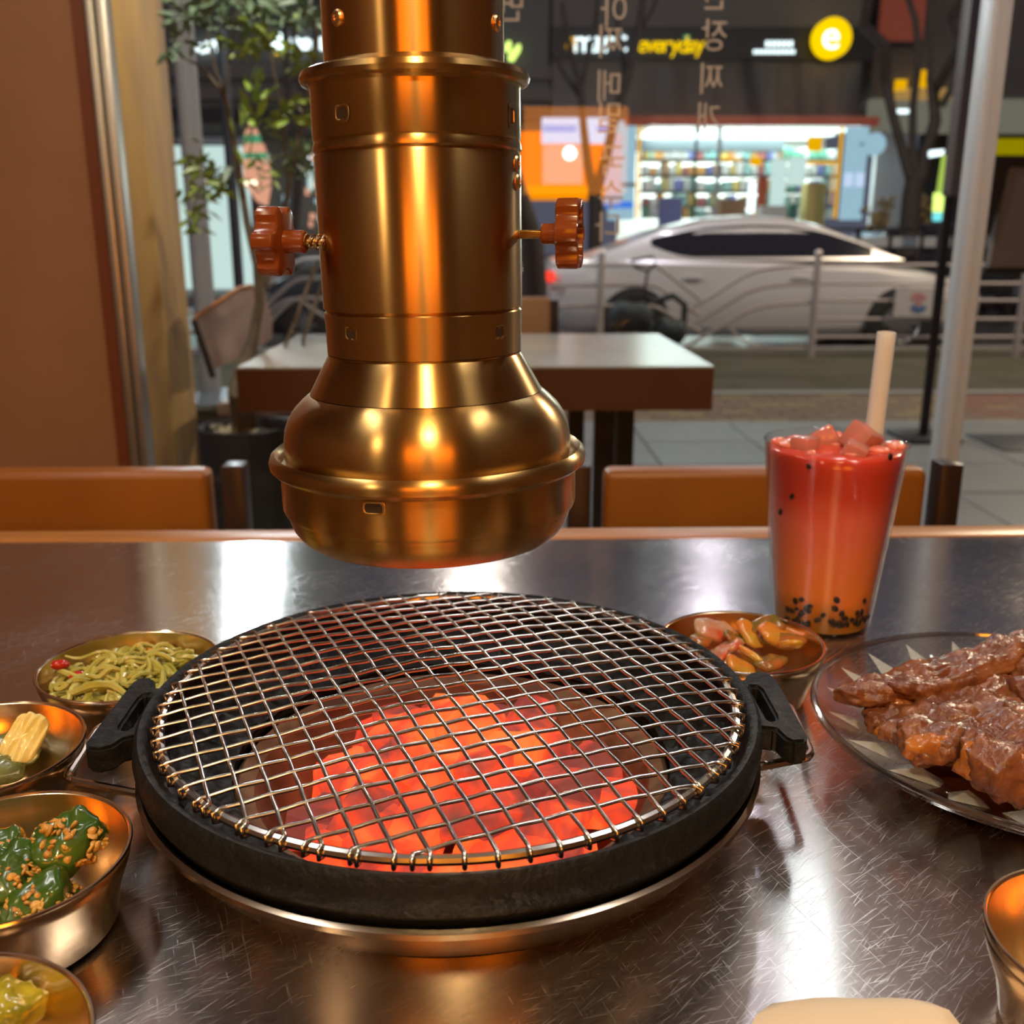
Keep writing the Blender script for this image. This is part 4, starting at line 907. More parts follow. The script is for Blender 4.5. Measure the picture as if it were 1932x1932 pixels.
# ================================================================= PAVEMENT
st_ = struct(MB().box((-9, 5.62, -.2), (12, 7.16, -.088)), 'sidewalk', M['joint'], smooth=False)
st_.name = 'sidewalk'
PV = []
for m_ in ('paver', 'paver2', 'paver3'): o = MB().bbox((0, 0, -.008), (.232, .112, 0), .003, 1).build('paver', M[m_], st_, off=(0, 0, 0)); PV.append(o.data); bpy.data.objects.remove(o)
for j in range(12):
    for i in range(24):
        x = -.9+i*.24+(j % 2)*.12; y = 5.70+j*.12
        me = PV[1] if (x > 3.0 and random.random() < .8) else PV[random.choice((0, 0, 0, 2))]
        o = bpy.data.objects.new('paver', me); COL.objects.link(o); o.parent = st_; o.location = (x, y, -.08+random.uniform(-.0015, .0015))
kb = struct(MB().box((-9, 5.60, -.12), (12, 5.66, .0)), 'terrace_kerb', M['kerb'], smooth=False)
struct(MB().box((-9, 7.14, -.2), (12, 7.28, -.07)), 'pavement_kerb', M['kerb'], smooth=False)
struct(MB().box((-12, 7.28, -.25), (14, 10.1, -.085)), 'planted_verge', M['grass'], smooth=False)
struct(MB().box((-12, 10.1, -.25), (14, 10.25, -.07)), 'road_kerb', M['kerb'], smooth=False)
struct(MB().box((-30, 10.25, -.40), (34, 21.5, -.235)), 'road', M['asphalt'], smooth=False)
struct(MB().box((-30, 19.2, -.3), (34, 60, -.08)), 'far_sidewalk', M['kerb'], smooth=False)

# ================================================================= railing of bent steel tubes
FY = 9.5
t = thing('roadside_railing', 'stainless tube railing with wavy rails in front of the silver car', 'railing', (PY(1300, 668, FY).x, FY, -.085))
def rail(pts, r=.017, m='fence'):
    P0 = [PY(x, y, FY) for x, y in pts]; out = []
    for i in range(len(P0)-1):                       # Catmull-Rom
        a, b_, c, d = P0[max(i-1, 0)], P0[i], P0[i+1], P0[min(i+2, len(P0)-1)]
        for k in range(5):
            u = k/5; out.append(.5*((2*b_)+(c-a)*u+(2*a-5*b_+4*c-d)*u*u+(3*b_-a-3*c+d)*u**3))
    out.append(P0[-1]); MB().tube(out, r, 8).build('rail', M[m], t)
for px in (1133, 1538, 1930, 2330):
    x = PY(px, 560, FY).x; zt_ = PY(px, 478, FY).z; post = MB().tube([(x, FY, -.085), (x, FY, zt_)], .033, 14); post.lathe([(.038, zt_), (.036, zt_+.012), (.02, zt_+.03), (0, zt_+.034)], 14, (x, FY, 0)); post.build('post', M['fence'], t)
for dy in (0, 38, 77):   # humps that sink to the right and rise again
    rail([(1040, 500+dy), (1133, 500+dy), (1215, 500+dy), (1245, 506+dy), (1290, 540+dy*.9), (1322, 565+dy*.8)])
for dy in (0, 34, 70):
    rail([(1290, 590+dy*.95), (1340, 560+dy*.97), (1385, 532+dy), (1415, 516+dy), (1460, 505+dy), (1538, 500+dy)])
rail([(1378, 620), (1400, 640), (1440, 655), (1538, 657)], .012)
for dy in (37, 69, 104, 138): rail([(1538, 498+dy), (1700, 498+dy), (1930, 498+dy), (2330, 498+dy)], .015)
rail([(1538, 500), (1700, 500), (1930, 500), (2330, 500)], .015)
for dy in (0, 38, 77):
    rail([(330, 590+dy), (400, 585+dy), (480, 560+dy), (520, 525+dy*.9), (560, 495+dy*.9), (610, 487+dy), (700, 487+dy)], .019)
rail([(500, 600), (525, 575), (560, 565), (600, 590), (650, 615)], .017)
for px in (330, 720): x = PY(px, 560, FY).x; MB().tube([(x, FY, -.085), (x, FY, PY(px, 470, FY).z)], .033, 14).build('post', M['fence'], t)
sg = thing('railing_sign', 'white notice board with a pink and blue emblem fixed to the railing', 'sign', PY(1733, 570, FY-.03))
quadslab([(1693, 543), (1776, 543), (1773, 598), (1686, 598)], FY-.05, .02).build('board', M['white_board'], sg, smooth=False)
def arc(cx, cy, r0, r1, a0, a1, m_, nm):
    k = 14; pp = [(cx+r1*cos(R(a0+(a1-a0)*i/k)), cy-r1*sin(R(a0+(a1-a0)*i/k))) for i in range(k+1)]+[(cx+r0*cos(R(a1-(a1-a0)*i/k)), cy-r0*sin(R(a1-(a1-a0)*i/k))) for i in range(k+1)]
    P0 = [PY(x, y, FY-.053) for x, y in pp]; n2 = len(P0)
    MB().add(P0, [(i, i+1, n2-2-i, n2-1-i) for i in range(k)]).build(nm, M[m_], sg, smooth=False)
arc(1733, 569, 8, 17, 20, 160, 'pink_ink', 'emblem_arch'); arc(1733, 573, 7, 17, 200, 340, 'blue_ink', 'emblem_wave')
P0 = [PY(1733+(9 if i % 2 == 0 else 4)*sin(pi*i/5), 570-(9 if i % 2 == 0 else 4)*cos(pi*i/5), FY-.054) for i in range(10)]; MB().add(P0+[PY(1733, 570, FY-.054)], [(i, (i+1) % 10, 10) for i in range(10)]).build('emblem_star', M['pink_ink'], sg, smooth=False)
# small parked scooter with bags beside the railing
XS = PY(1215, 600, 9.1).x
sc_ = thing('parked_kick_scooter', 'dark scooter cart with loop handle and black bags parked at the railing', 'scooter', (XS, 9.1, -.085))
def pq(x, y, Y=9.1): return PY(x, y, Y)
MB().tube([pq(1190, 492), pq(1232, 484), pq(1238, 497), pq(1222, 512), pq(1200, 505)], .013, 8, closed=True).build('handle_loop', M['black'], sc_)
MB().tube([pq(1222, 512), pq(1217, 545), pq(1221, 600), pq(1230, 650)], .012, 8).build('stem', M['black'], sc_)
MB().blob(pq(1190, 598), (.20, .13, .13), (0, 0, 0), .25, 2, 3, 22, 14, .7).build('bag', M['bag_teal'], sc_)
MB().blob(pq(1262, 625), (.14, .10, .12), (0, .3, 0), .25, 2, 6, 22, 14, .7).build('bag', M['bag_teal'], sc_)
MB().tube([pq(1232, 570), pq(1270, 558), pq(1292, 575), pq(1290, 615), pq(1265, 650)], .03, 10).build('mudguard', M['bag_teal'], sc_)
for px, py in ((1158, 655), (1262, 668)):
    c = PY(px, py, 9.1); c.z = .02; MB().tube([c+Vector((.075*cos(2*pi*i/24), 0, .075*sin(2*pi*i/24))) for i in range(24)], .026, 10, closed=True).build('wheel', M['tyre'], sc_)

# ================================================================= cars
def car(label, name, x0, yc, paint, flip=False, zg=-.235, L_=4.85, group='parked cars'):
    t = thing(name, label, 'car', (x0+L_/2, yc, zg), group); sgn = -1 if flip else 1
    def X(x): return x0+(x if not flip else L_-x)
    def loft(secs):
        k = len(secs[0]); mb = MB(); vv = [p for s_ in secs for p in s_]
        return mb.add(vv, [(i*k+j, i*k+j+1, (i+1)*k+j+1, (i+1)*k+j) for i in range(len(secs)-1) for j in range(k-1)]+[tuple(range(k)), tuple(range((len(secs)-1)*k, len(secs)*k))])
    def rs(x, hw, zl, zb, zc):
        pts = [(-hw*.86, zl), (-hw*.96, zl+.10), (-hw, zl+.30), (-hw*.995, (zl+zb)/2+.12), (-hw*.965, zb-.05), (-hw*.92, zb), (-hw*.5, zc), (0, zc+.015)]
        pts = pts+[(-y, z) for y, z in pts[-2::-1]]; return [(X(x), yc+y, zg+z) for y, z in pts]
    st = [(0, .70, .34, .90, .92), (.06, .80, .26, .98, 1.0), (.35, .89, .22, 1.03, 1.05), (.9, .92, .20, 1.02, 1.03), (1.8, .93, .19, .99, 1.0), (2.8, .93, .19, .96, .97), (3.5, .92, .19, .93, .96), (4.1, .90, .20, .86, .90), (4.55, .84, .22, .76, .80), (4.78, .72, .27, .66, .70), (4.85, .60, .32, .56, .58)]
    loft([rs(*s_) for s_ in st]).build('body', M[paint], t, ang=30)
    prof = [(.50, 1.04), (.80, 1.15), (1.2, 1.30), (1.7, 1.42), (2.2, 1.455), (2.6, 1.44), (3.0, 1.36), (3.4, 1.20), (3.85, .98)]
    gh = []
    for x, zr in prof:
        zb = 1.0; k = (zr-.98)/.47
        pts = [(-.86, zb), (-.86+.17*k, zb+(zr-zb)*.72), (-.86+.24*k, zb+(zr-zb)*.93), (-.50, zr+.005), (0, zr+.02)]
        pts = pts+[(-y, z) for y, z in pts[-2::-1]]; gh.append([(X(x), yc+y, zg+z) for y, z in pts])
    loft(gh).build('roof', M[paint], t, ang=40)
    def zr_at(x):
        for (a, za), (b_, zb_) in zip(prof, prof[1:]):
            if a <= x <= b_: return za+(zb_-za)*(x-a)/(b_-a)
    for side in (-1, 1):
        up_, lo_ = [], []
        for i in range(17):
            x = 1.12+i*(3.50-1.12)/16; zr = zr_at(x); k = (zr-.98)/.47; zt = 1.0+(zr-1.0)*.80
            tt = (i/16); zl_ = 1.03+(.12*max(0, (.18-tt)/.18)**1.5); zt = max(zt, zl_+.004)
            f_ = lambda z: .86-.17*k*min(1, (z-1.0)/max(.001, (zr-1.0)*.72))-.07*k*max(0, ((z-1.0)/(zr-1.0)-.72)/.21)+.006
            up_.append((X(x), yc+side*f_(zt), zg+zt)); lo_.append((X(x), yc+side*f_(zl_), zg+zl_))
        MB().add(up_+lo_, [(i, i+1, 17+i+1, 17+i) for i in range(16)]).build('side_window', M['carglass'], t)
    for nm, xa, xb in (('rear_window', .55, 1.15), ('windscreen', 3.05, 3.80)):
        rows = []
        for i in range(6):
            x = xa+(xb-xa)*i/5; zr = zr_at(x); rows.append([(X(x), yc+y, zg+zr+.012-abs(y)*.02) for y in (-.55, -.3, 0, .3, .55)])
        MB().add([p for r_ in rows for p in r_], [(i*5+j, i*5+j+1, (i+1)*5+j+1, (i+1)*5+j) for i in range(5) for j in range(4)]).build(nm, M['carglass'], t)
    for xw in (.95, 3.85):
        for side in (-1, 1):
            y = yc+side*.90
            m_ = face_m((X(xw), y, zg+.335), (1, 0, 0), (0, 0, 1), (0, side, 0))
            ar = MB().lathe([(.385, -.12), (.385, .034), (.34, .036)], 40); ar.v = [tuple(m_ @ Vector(q)) for q in ar.v]; ar.build('wheel_arch', M['tyre'], t)
            wh = MB().lathe([(.20, -.10), (.33, -.10), (.335, -.05), (.335, .035), (.315, .05), (.225, .05), (.215, .03)], 40); wh.v = [tuple(m_ @ Vector(q)) for q in wh.v]; wo = wh.build('wheel', M['tyre'], t)
            rm = MB().lathe([(.215, .032), (.205, .045), (.19, .03)], 40)
            for q in range(10):
                g = 2*pi*q/10; rm.add([(.03*cos(g+1.5), .03*sin(g+1.5), .045), (.03*cos(g-1.5), .03*sin(g-1.5), .045), (.205*cos(g-.10), .205*sin(g-.10), .038), (.205*cos(g+.10), .205*sin(g+.10), .038)], [(0, 1, 2, 3)])
            rm.v = [tuple(m_ @ Vector(q)) for q in rm.v]; rm.build('rim', M['rim'], wo, smooth=False)
    for side in (-1, 1):
        MB().bbox((X(.02)-.03, yc+side*.78-.12, zg+.78), (X(.02)+.06, yc+side*.78+.08, zg+.88), .01).build('tail_lamp', M['redlamp'], t)
        MB().bbox((X(4.55)-.12, yc+side*.74-.10, zg+.58), (X(4.55)+.14, yc+side*.74+.08, zg+.68), .01).build('head_lamp', M['rim'], t)
        for xh in (1.55, 2.72): MB().bbox((X(xh)-.10, yc+side*.935-.012, zg+.80), (X(xh)+.10, yc+side*.935+.012, zg+.835), .008).build('door_handle', M[paint], t)
        MB().bbox((X(1.02), yc+side*.90-.02, zg+.20), (X(3.4), yc+side*.90+.02, zg+.27), .01).build('sill', M['rim'], t)
    return t
xs = PY(1032, 600, 11.0).x
car('silver sedan parked behind the railing', 'parked_car', xs, 11.93, 'car_s')
cb = car('black car parked behind the railing left of the extractor hood', 'parked_car', 0, 11.93, 'car_b', True)
cb.scale = (.62, .9, .95); cb.location.x = PY(462, 600, 11.0).x+4.85*.31
xk = PY(1535, 430, 17.2).x
car('dark car across the street in front of the lit shop', 'parked_car', xk-.4, 18.0, 'car_b', True, -.235, 4.85)

# ================================================================= bare street trees
def bare_tree(label, name, Yt, trunk, limbs):
    z0 = -.085; base = PY(*trunk[0][:2], Yt); t = thing(name, label, 'tree', (base.x, Yt, z0), 'bare street trees')
    P0 = [Vector((base.x, Yt, z0))]+[PY(x, y, Yt) for x, y, r in trunk]; MB().tube(P0, [trunk[0][2]*Yt/FPX*1.1]+[r*Yt/FPX for x, y, r in trunk], 12).build('trunk', M['barkd'], t)
    rs = random.Random(len(limbs)*7)
    for L_ in limbs:
        P0 = [PY(x, y, Yt)+Vector((0, rs.uniform(-.3, .3)*i*.3, 0)) for i, (x, y, r) in enumerate(L_)]; o = MB().tube(P0, [r*Yt/FPX for x, y, r in L_], 8).build('branch', M['barkd'], t)
M['barkd'] = mat('dark_bark', (.045, .036, .032), .8, col2=(.03, .025, .022), scale=10)
bare_tree('bare tree with V shaped branches on the pavement right of the hood', 'street_tree', 8.8,
          [(1006, 640, 24), (1008, 540, 23), (1004, 460, 22), (985, 395, 20), (955, 300, 18)],
          [[(955, 300, 14), (930, 180, 12), (915, 60, 10), (910, -60, 8)], [(955, 300, 10), (940, 200, 8), (900, 100, 6)]])
bare_tree('bare tree whose branches cross the orange lit panel across the street', 'street_tree', 16.5,
          [(1122, 470, 13), (1124, 400, 13), (1122, 360, 13)],
          [[(1120, 365, 9), (1108, 310, 8), (1100, 240, 7), (1094, 170, 6), (1075, 80, 5), (1062, 0, 4)], [(1124, 365, 10), (1142, 300, 9), (1158, 230, 8), (1180, 150, 8), (1200, 70, 7), (1215, -10, 6)],
           [(1094, 170, 5), (1110, 110, 4), (1125, 40, 4), (1130, -20, 3)], [(1180, 150, 5), (1172, 80, 4), (1160, 0, 3)], [(1092, 180, 5), (1060, 130, 4), (1040, 90, 3)], [(1200, 70, 4), (1230, 20, 4), (1245, -20, 3)]])
bare_tree('thick bare tree with many upright branches beside the lit shop', 'street_tree', 16.0,
          [(1714, 470, 21), (1716, 430, 18), (1720, 370, 17), (1728, 335, 18)],
          [[(1722, 345, 12), (1704, 280, 9), (1690, 220, 9), (1680, 150, 9), (1664, 90, 10), (1650, 40, 10), (1645, -20, 10)], [(1728, 340, 10), (1724, 280, 8), (1730, 200, 7), (1728, 110, 7), (1722, 40, 6), (1720, -20, 5)],
           [(1734, 345, 13), (1748, 290, 12), (1762, 230, 11), (1775, 170, 10), (1790, 100, 9), (1805, 30, 8), (1815, -20, 7)], [(1762, 230, 7), (1755, 150, 6), (1748, 80, 5), (1750, 0, 4)], [(1776, 200, 7), (1810, 140, 6), (1835, 90, 6), (1855, 40, 5)]])
bare_tree('thin bare tree far behind the leafy potted tree', 'street_tree', 16.2,
          [(552, 460, 9), (560, 380, 8), (566, 290, 8)],
          [[(566, 290, 7), (575, 200, 7), (590, 120, 6), (600, 30, 6), (605, -20, 5)], [(566, 290, 6), (545, 200, 6), (540, 120, 5), (535, 20, 5)], [(575, 200, 5), (560, 120, 4), (552, 30, 4)]])

# ================================================================= buildings across the street
BY = 22.0
def PB(mb, x0, y0, x1, y1, d=.1, Y=BY, mi=0): return pbox(mb, x0, y0, x1, y1, Y, d, mi)
bd = thing('shop_building', 'dark building across the street with a brightly lit shop at ground level', 'building', PY(1350, 470, BY))
w_ = MB(); a0 = PY(1040, 232, BY); a1 = PY(1660, -260, BY)
w_.box((a0.x, BY+.0, a0.z), (a1.x, BY+6, a1.z)); w_.build('upper_wall', M['build'], bd, smooth=False)
PB(MB(), 1180, 220, 1660, 236, .3, BY-.25).build('awning_edge', M['dullred'], bd, smooth=False)
PB(MB(), 1040, 52, 1650, 112, .12, BY-.12).build('sign_band', M['blackband'], bd, smooth=False)
for i, x in enumerate(range(1060, 1640, 58)):
    PB(MB(), x, 125+(i % 2)*2, x+44, 205, .04, BY-.03).build('wall_panel', M['build2' if i % 3 == 0 else 'build'], bd, smooth=False)
# shop room: an open lit box
x0, x1 = PY(1200, 300, BY).x, PY(1640, 300, BY).x; zt_ = PY(1300, 234, BY).z; DZ = 3.0
sh = MB(); sh.box((x0, BY+DZ, -.08), (x1, BY+DZ+.1, zt_)); sh.build('shop_back_wall', M['paleshop'] if 'paleshop' in M else M['white_board'], bd, smooth=False)
MB().box((x0, BY, zt_-.02), (x1, BY+DZ, zt_+.02)).build('shop_ceiling', M['white_board'], bd, smooth=False)
MB().box((x0, BY, -.08), (x1, BY+DZ, -.06)).build('shop_floor', M['white_board'], bd, smooth=False)
for i in range(9):
    for j in range(3):
        x = x0+.3+i*(x1-x0-.6)/9; MB().box((x, BY+.35+j*.95, zt_-.10), (x+.42, BY+.47+j*.95, zt_-.05)).build('tube_lamp', M['white_l'], bd, smooth=False)
area('shop_light', ((x0+x1)/2, BY+1.4, zt_-.15), (0, 0, 0), x1-x0-.5, 2.2, 520, (.80, 1, .97))
area('shop_front_light', ((x0+x1)/2, BY-.2, zt_+.1), (R(-60), 0, 0), x1-x0-.5, .4, 120, (.80, 1, .97))
for px0, px1, m_ in ((1200, 1210, 'yellow_d'), (1578, 1590, 'yellow_d'), (1310, 1314, 'black'), (1354, 1357, 'greywall')): PB(MB(), px0, 236, px1, 412, .12, BY-.06).build('door_post', M[m_], bd, smooth=False)
PB(MB(), 1200, 262, 1480, 285, .1, BY+.6).build('shop_fascia', M['greytop'], bd, smooth=False)
PB(MB(), 1360, 298, 1400, 303, .1, BY-.02).build('yellow_bar', M['yellow_d'], bd, smooth=False)
for (a, b_, c, d, m_) in ((1522, 304, 1578, 310, 'yellow_d'), (1568, 304, 1574, 385, 'yellow_d'), (1524, 258, 1552, 285, 'yellow_d'), (1416, 297, 1438, 312, 'yellow_d'), (1411, 343, 1427, 402, 'white_s'), (1428, 334, 1449, 400, 'redlamp'), (1452, 300, 1485, 395, 'white_w'), (1486, 296, 1522, 350, 'white_w')):
    PB(MB(), a, b_, c, d, .08, BY+.1).build('shop_poster', M[{'redlamp': 'dullred'}.get(m_, m_)], bd, smooth=False)
for a, b_, c, d, m_, nm in ((1588, 222, 1642, 415, 'paleblue', 'side_panel'), (1148, 228, 1202, 415, 'paleblue', 'side_panel')):
    PB(MB(), a, b_, c, d, .2, BY-.1).build(nm, M[m_], bd, smooth=False)
for a in (1592, 1614): PB(MB(), a, 326, a+18, 352, .03, BY-.14).build('notice', M['poster'], bd, smooth=False)
PB(MB(), 1150, 345, 1200, 352, .03, BY-.14).build('notice_edge', M['greywall'], bd, smooth=False)
PB(MB(), 1142, 380, 1195, 393, .03, BY-.14).build('blue_stripe', M['blue_s'], bd, smooth=False)
# merchandise on shelves
GM = [mat('goods_%s' % n_, c, .5) for n_, c in (('white', (.7, .72, .7)), ('orange', (.8, .42, .14)), ('green', (.16, .42, .30)), ('blue', (.20, .24, .55)), ('yellow', (.75, .60, .2)), ('red', (.5, .18, .18)), ('teal', (.35, .60, .58)), ('brown', (.45, .28, .16)))]
shf = thing('shop_shelf', 'low display shelf stacked with goods inside the lit shop', 'shelf', PY(1280, 410, BY+.5))
for z_ in (300, 330, 360, 388): PB(MB(), 1212, z_, 1572, z_+4, .5, BY+.8).build('shelf_board', M['greywall'], shf, smooth=False)
rg = random.Random(4); gset = MB()
for row, yb_ in enumerate((300, 330, 360, 388, 412)):
    x = 1213
    while x < 1568:
        ww = rg.uniform(6, 15); hh = rg.uniform(13, 24); a = PY(x, yb_, BY+.8); b_ = PY(x+ww, yb_-hh, BY+.8); gset.box((a.x, BY+.62, a.z), (b_.x, BY+1.1, b_.z), rg.choice((0, 0, 0, 1, 2, 3, 4, 5, 6, 7, 6, 6, 0, 0))); x += ww+rg.uniform(1, 5)
gset.build('goods', GM, shf, smooth=False, kind='stuff')
for k, (a, b_, c, d, m_, lab) in enumerate(((1248, 374, 1288, 396, 3, 'blue violet crate in front of the lit shop'), (1360, 376, 1408, 402, 7, 'orange brown produce crate in front of the lit shop'), (1436, 388, 1486, 420, 0, 'white bin in front of the shop doors'), (1488, 384, 1506, 425, 2, 'green bin beside the white bin'), (1522, 345, 1560, 372, 4, 'yellow crate near the right shop post'))):
    pa, pb = PY(a, d, BY-.9), PY(c, b_, BY-.9); o = MB().box((pa.x, BY-.9, -.08), (pb.x, BY-.5, pb.z)); p = Vector(((pa.x+pb.x)/2, BY-.7, -.08)); solo(o, 'display_crate', GM[m_], lab, 'crate', p, 'crates before the shop', smooth=False)
# lettering of the shop
sn = thing('shop_sign', 'glowing shop name in white and yellow letters on the black band', 'sign', PY(1190, 85, BY-.14))
def word(parent, txt, x0, x1, y, hpx, m_, Y, name='letter', ext=.03):
    n_ = len(txt); hz = hpx/FPX*Y
    for i, ch in enumerate(txt): glyph(parent, ch, x0+(x1-x0)*(i+.5)/n_, y+(5 if ch in 'yp' else (-4 if ch in 'dtl' else 0)), Y, hz, m_, False, 1.0, name, ext)
word(sn, 'e', 1064, 1092, 84, 50, 'yellow_d', BY-.17); word(sn, 'mart', 1090, 1186, 84, 52, 'white_s', BY-.17); word(sn, 'everyday', 1204, 1328, 88, 38, 'yellow_s', BY-.17)
PB(MB(), 1290, 66, 1302, 74, .03, BY-.17).build('green_dot', M['green_s'], sn, smooth=False)
s2 = thing('shop_sign', 'two small rows of white lettering beside the round yellow sign', 'sign', PY(1455, 88, BY-.14))
for x in range(1445, 1494, 9): PB(MB(), x, 77, x+6, 88, .03, BY-.17).build('letter', M['white_s'], s2, smooth=False)
for x in range(1422, 1498, 8): PB(MB(), x, 94, x+6, 101, .03, BY-.17).build('letter', M['white_s'], s2, smooth=False)
s3 = thing('round_shop_sign', 'round glowing yellow sign with a white letter e', 'sign', PY(1568, 73, BY-.6))
c = PY(1568, 73, BY-.6); r_ = 32/FPX*BY; m_ = face_m(c, (1, 0, 0), (0, 0, 1), (0, -1, 0)); dsk = MB().lathe([(0, -.15), (r_*.97, -.15), (r_, -.12), (r_, .12), (r_*.97, .15), (0, .15)], 48); dsk.v = [tuple(m_ @ Vector(q)) for q in dsk.v]; dsk.build('disc', M['yellow_s'], s3)
g_ = glyph(s3, 'e', 1568, 74, BY-.78, 66/FPX*BY, 'white_s', False, 1.05, 'letter')
MB().box((c.x-.03, BY-.45, c.z-.05), (c.x+.03, BY-.12, c.z+.05)).build('bracket', M['black'], s3, smooth=False)

# orange lit booth left of the shop
bo = thing('lit_panelling', 'orange glowing booth front with posters left of the lit shop', 'panelling', PY(1065, 380, BY-.4))
PB(MB(), 975, 248, 1142, 352, .3, BY-.3).build('front_panel', M['orange_s'], bo, smooth=False)  # flat panel that emits orange
PB(MB(), 975, 350, 1142, 377, .3, BY-.32).build('lower_panel', M['orange_y'], bo, smooth=False)
PB(MB(), 1024, 274, 1100, 347, .04, BY-.36).build('poster', M['peach'], bo, smooth=False)
PB(MB(), 1022, 222, 1102, 271, .05, BY-.38).build('white_sign', M['poster'], bo, smooth=False)
for x in range(1026, 1084, 9): PB(MB(), x, 236, x+6, 249, .02, BY-.40).build('blue_letter', M['blue_s'], bo, smooth=False)
PB(MB(), 1104, 222, 1148, 271, .05, BY-.38).build('white_sign', M['poster'], bo, smooth=False)
PB(MB(), 1126, 240, 1146, 246, .02, BY-.40).build('blue_bar', M['blue_s'], bo, smooth=False)
PB(MB(), 1140, 252, 1174, 385, .2, BY-.25).build('pale_side', M['pinkpanel'], bo, smooth=False)
c = PY(1075, 289, BY-.45); MB().blob(c, (.13, .1, .13), (0, 0, 0), 0, 1, 1, 20, 14).build('globe_lamp', M['white_l'], bo)
b2 = thing('left_building', 'grey building across the street behind the leafy tree and hood', 'building', PY(700, 470, BY))
a0 = PY(150, 240, BY); a1 = PY(1040, -260, BY); MB().box((a0.x, BY+.05, a0.z), (a1.x, BY+6, a1.z)).build('upper_wall', M['build_blue'] if 'build_blue' in M else M['build2'], b2, smooth=False)
for y_, m_ in ((165, 'build'), (205, 'blackband'), (125, 'build')): PB(MB(), 150, y_, 1040, y_+22, .2, BY-.15).build('ledge', M[m_], b2, smooth=False)
PB(MB(), 330, 275, 462, 560, .2, BY-.2).build('lit_shop_front', M['white_w'], b2, smooth=False)
PB(MB(), 332, 258, 465, 268, .3, BY-.4).build('canopy_edge', M['greywall'], b2, smooth=False)
a0 = PY(462, 470, BY); a1 = PY(1000, 240, BY); MB().box((a0.x, BY+1.5, -.08), (a1.x, BY+1.7, a1.z)).build('recessed_front', M['build'], b2, smooth=False)
rg = random.Random(9)
for i in range(34):
    x, y = rg.choice((rg.uniform(575, 625), rg.uniform(462, 620), rg.uniform(580, 618))), rg.uniform(285, 420); s_ = rg.uniform(4, 10)
    PB(MB(), x, y, x+s_, y+s_*rg.uniform(1, 2.2), .05, BY+1.3).build('lit_window', M[rg.choice(('white_w', 'paleblue', 'white_s', 'peach'))], b2, smooth=False)
s4 = thing('far_shop_sign', 'row of small bluish white glowing letters behind the leaves', 'sign', PY(395, 87, BY))
for x, y, ww, hh in ((366, 82, 14, 14), (378, 88, 8, 12), (388, 78, 9, 20), (399, 76, 8, 11), (408, 80, 9, 18), (419, 90, 7, 8)): PB(MB(), x, y, x+ww, y+hh, .04, BY-.1).build('letter', M['white_s'], s4, smooth=False)
s5 = thing('far_shop_sign', 'bright white sign with round logo left of the hood pipe', 'sign', PY(550, 85, BY))
c = PY(526, 80, BY-.2); rr_ = .15*BY/22; MB().blob(c, (rr_, .05, rr_*1.15), (0, 0, 0), 0, 1, 1, 24, 16).build('round_logo', M['white_l'], s5)
PB(MB(), 517, 92, 536, 103, .05, BY-.12).build('yellow_foot', M['yellow_s'], s5, smooth=False)
for x, y, ww, hh in ((504, 74, 9, 12), (548, 72, 7, 22), (557, 70, 6, 24), (566, 74, 8, 20), (576, 72, 6, 26), (584, 76, 7, 16), (603, 70, 8, 24), (613, 68, 10, 28)): PB(MB(), x, y, x+ww, y+hh, .04, BY-.1).build('letter', M['white_s'], s5, smooth=False)
s6 = thing('far_shop_sign', 'small yellow green glowing sign right beside the hood pipe', 'sign', PY(966, 97, BY))
for x, y, ww, hh in ((952, 78, 12, 20), (960, 94, 14, 22), (970, 84, 11, 22)): c = PY(x+ww/2, y+hh/2, BY-.2); MB().blob(c, (ww/2/FPX*BY, .04, hh/2/FPX*BY), (0, .4, 0), 0, 1, 1, 14, 10).build('letter', M['yel_g'] if 'yel_g' in M else M['lime'], s6)
# pointed orange and green lit sign
s7 = thing('pointed_light_sign', 'pointed orange sign with green bands seen through the leaves', 'sign', PY(480, 300, 14))
for pp, m_ in (([(474, 226), (486, 254), (460, 254)], 'peach'), ([(460, 254), (488, 254), (490, 270), (459, 270)], 'green_s'), ([(459, 270), (494, 270), (500, 288), (459, 288)], 'peach'), ([(459, 288), (503, 288), (505, 300), (459, 300)], 'green_s'), ([(459, 300), (506, 300), (508, 352), (460, 352)], 'peach2'), ([(466, 352), (508, 352), (502, 388), (484, 380)], 'peach')):
    quadslab(pp, 14, .12).build('sign_segment', M[m_] if m_ in M else M['peach'], s7, smooth=False)
p7 = PY(480, 380, 14); MB().tube([p7+Vector((0, .06, .1)), Vector((p7.x, 14.06, -.23))], .05, 8).build('post', M['black'], s7)
for x in (462, 470, 478, 388, 396, 404, 412, 420): quadslab([(x, 340), (x+5, 340), (x+5, 348), (x, 348)], 13.9, .05).build('bulb', M['hlamp'], s7, smooth=False)

# right hand side
b3 = thing('right_building', 'dim building with car park entrance at the far right', 'building', PY(1850, 470, BY+2))
PB(MB(), 1640, -260, 2500, 190, 6, BY+2).build('upper_wall', M['build'], b3, smooth=False)
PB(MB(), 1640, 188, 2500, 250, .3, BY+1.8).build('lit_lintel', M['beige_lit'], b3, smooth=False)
PB(MB(), 1640, 250, 1720, 445, .2, BY+1.2).build('side_wall', M['greywall'], b3, smooth=False)
PB(MB(), 1720, 250, 2500, 455, .2, BY+5).build('dark_recess', M['blackband'], b3, smooth=False)
PB(MB(), 1690, 150, 1712, 172, .1, BY+1.7).build('amber_window', M['yellow_d'], b3, smooth=False)
PB(MB(), 1728, 132, 1754, 165, .1, BY+1.7).build('amber_window', M['yellow_d'], b3, smooth=False)
PB(MB(), 1690, 166, 1860, 188, .1, BY+1.7).build('warm_soffit', M['beam'], b3, smooth=False)
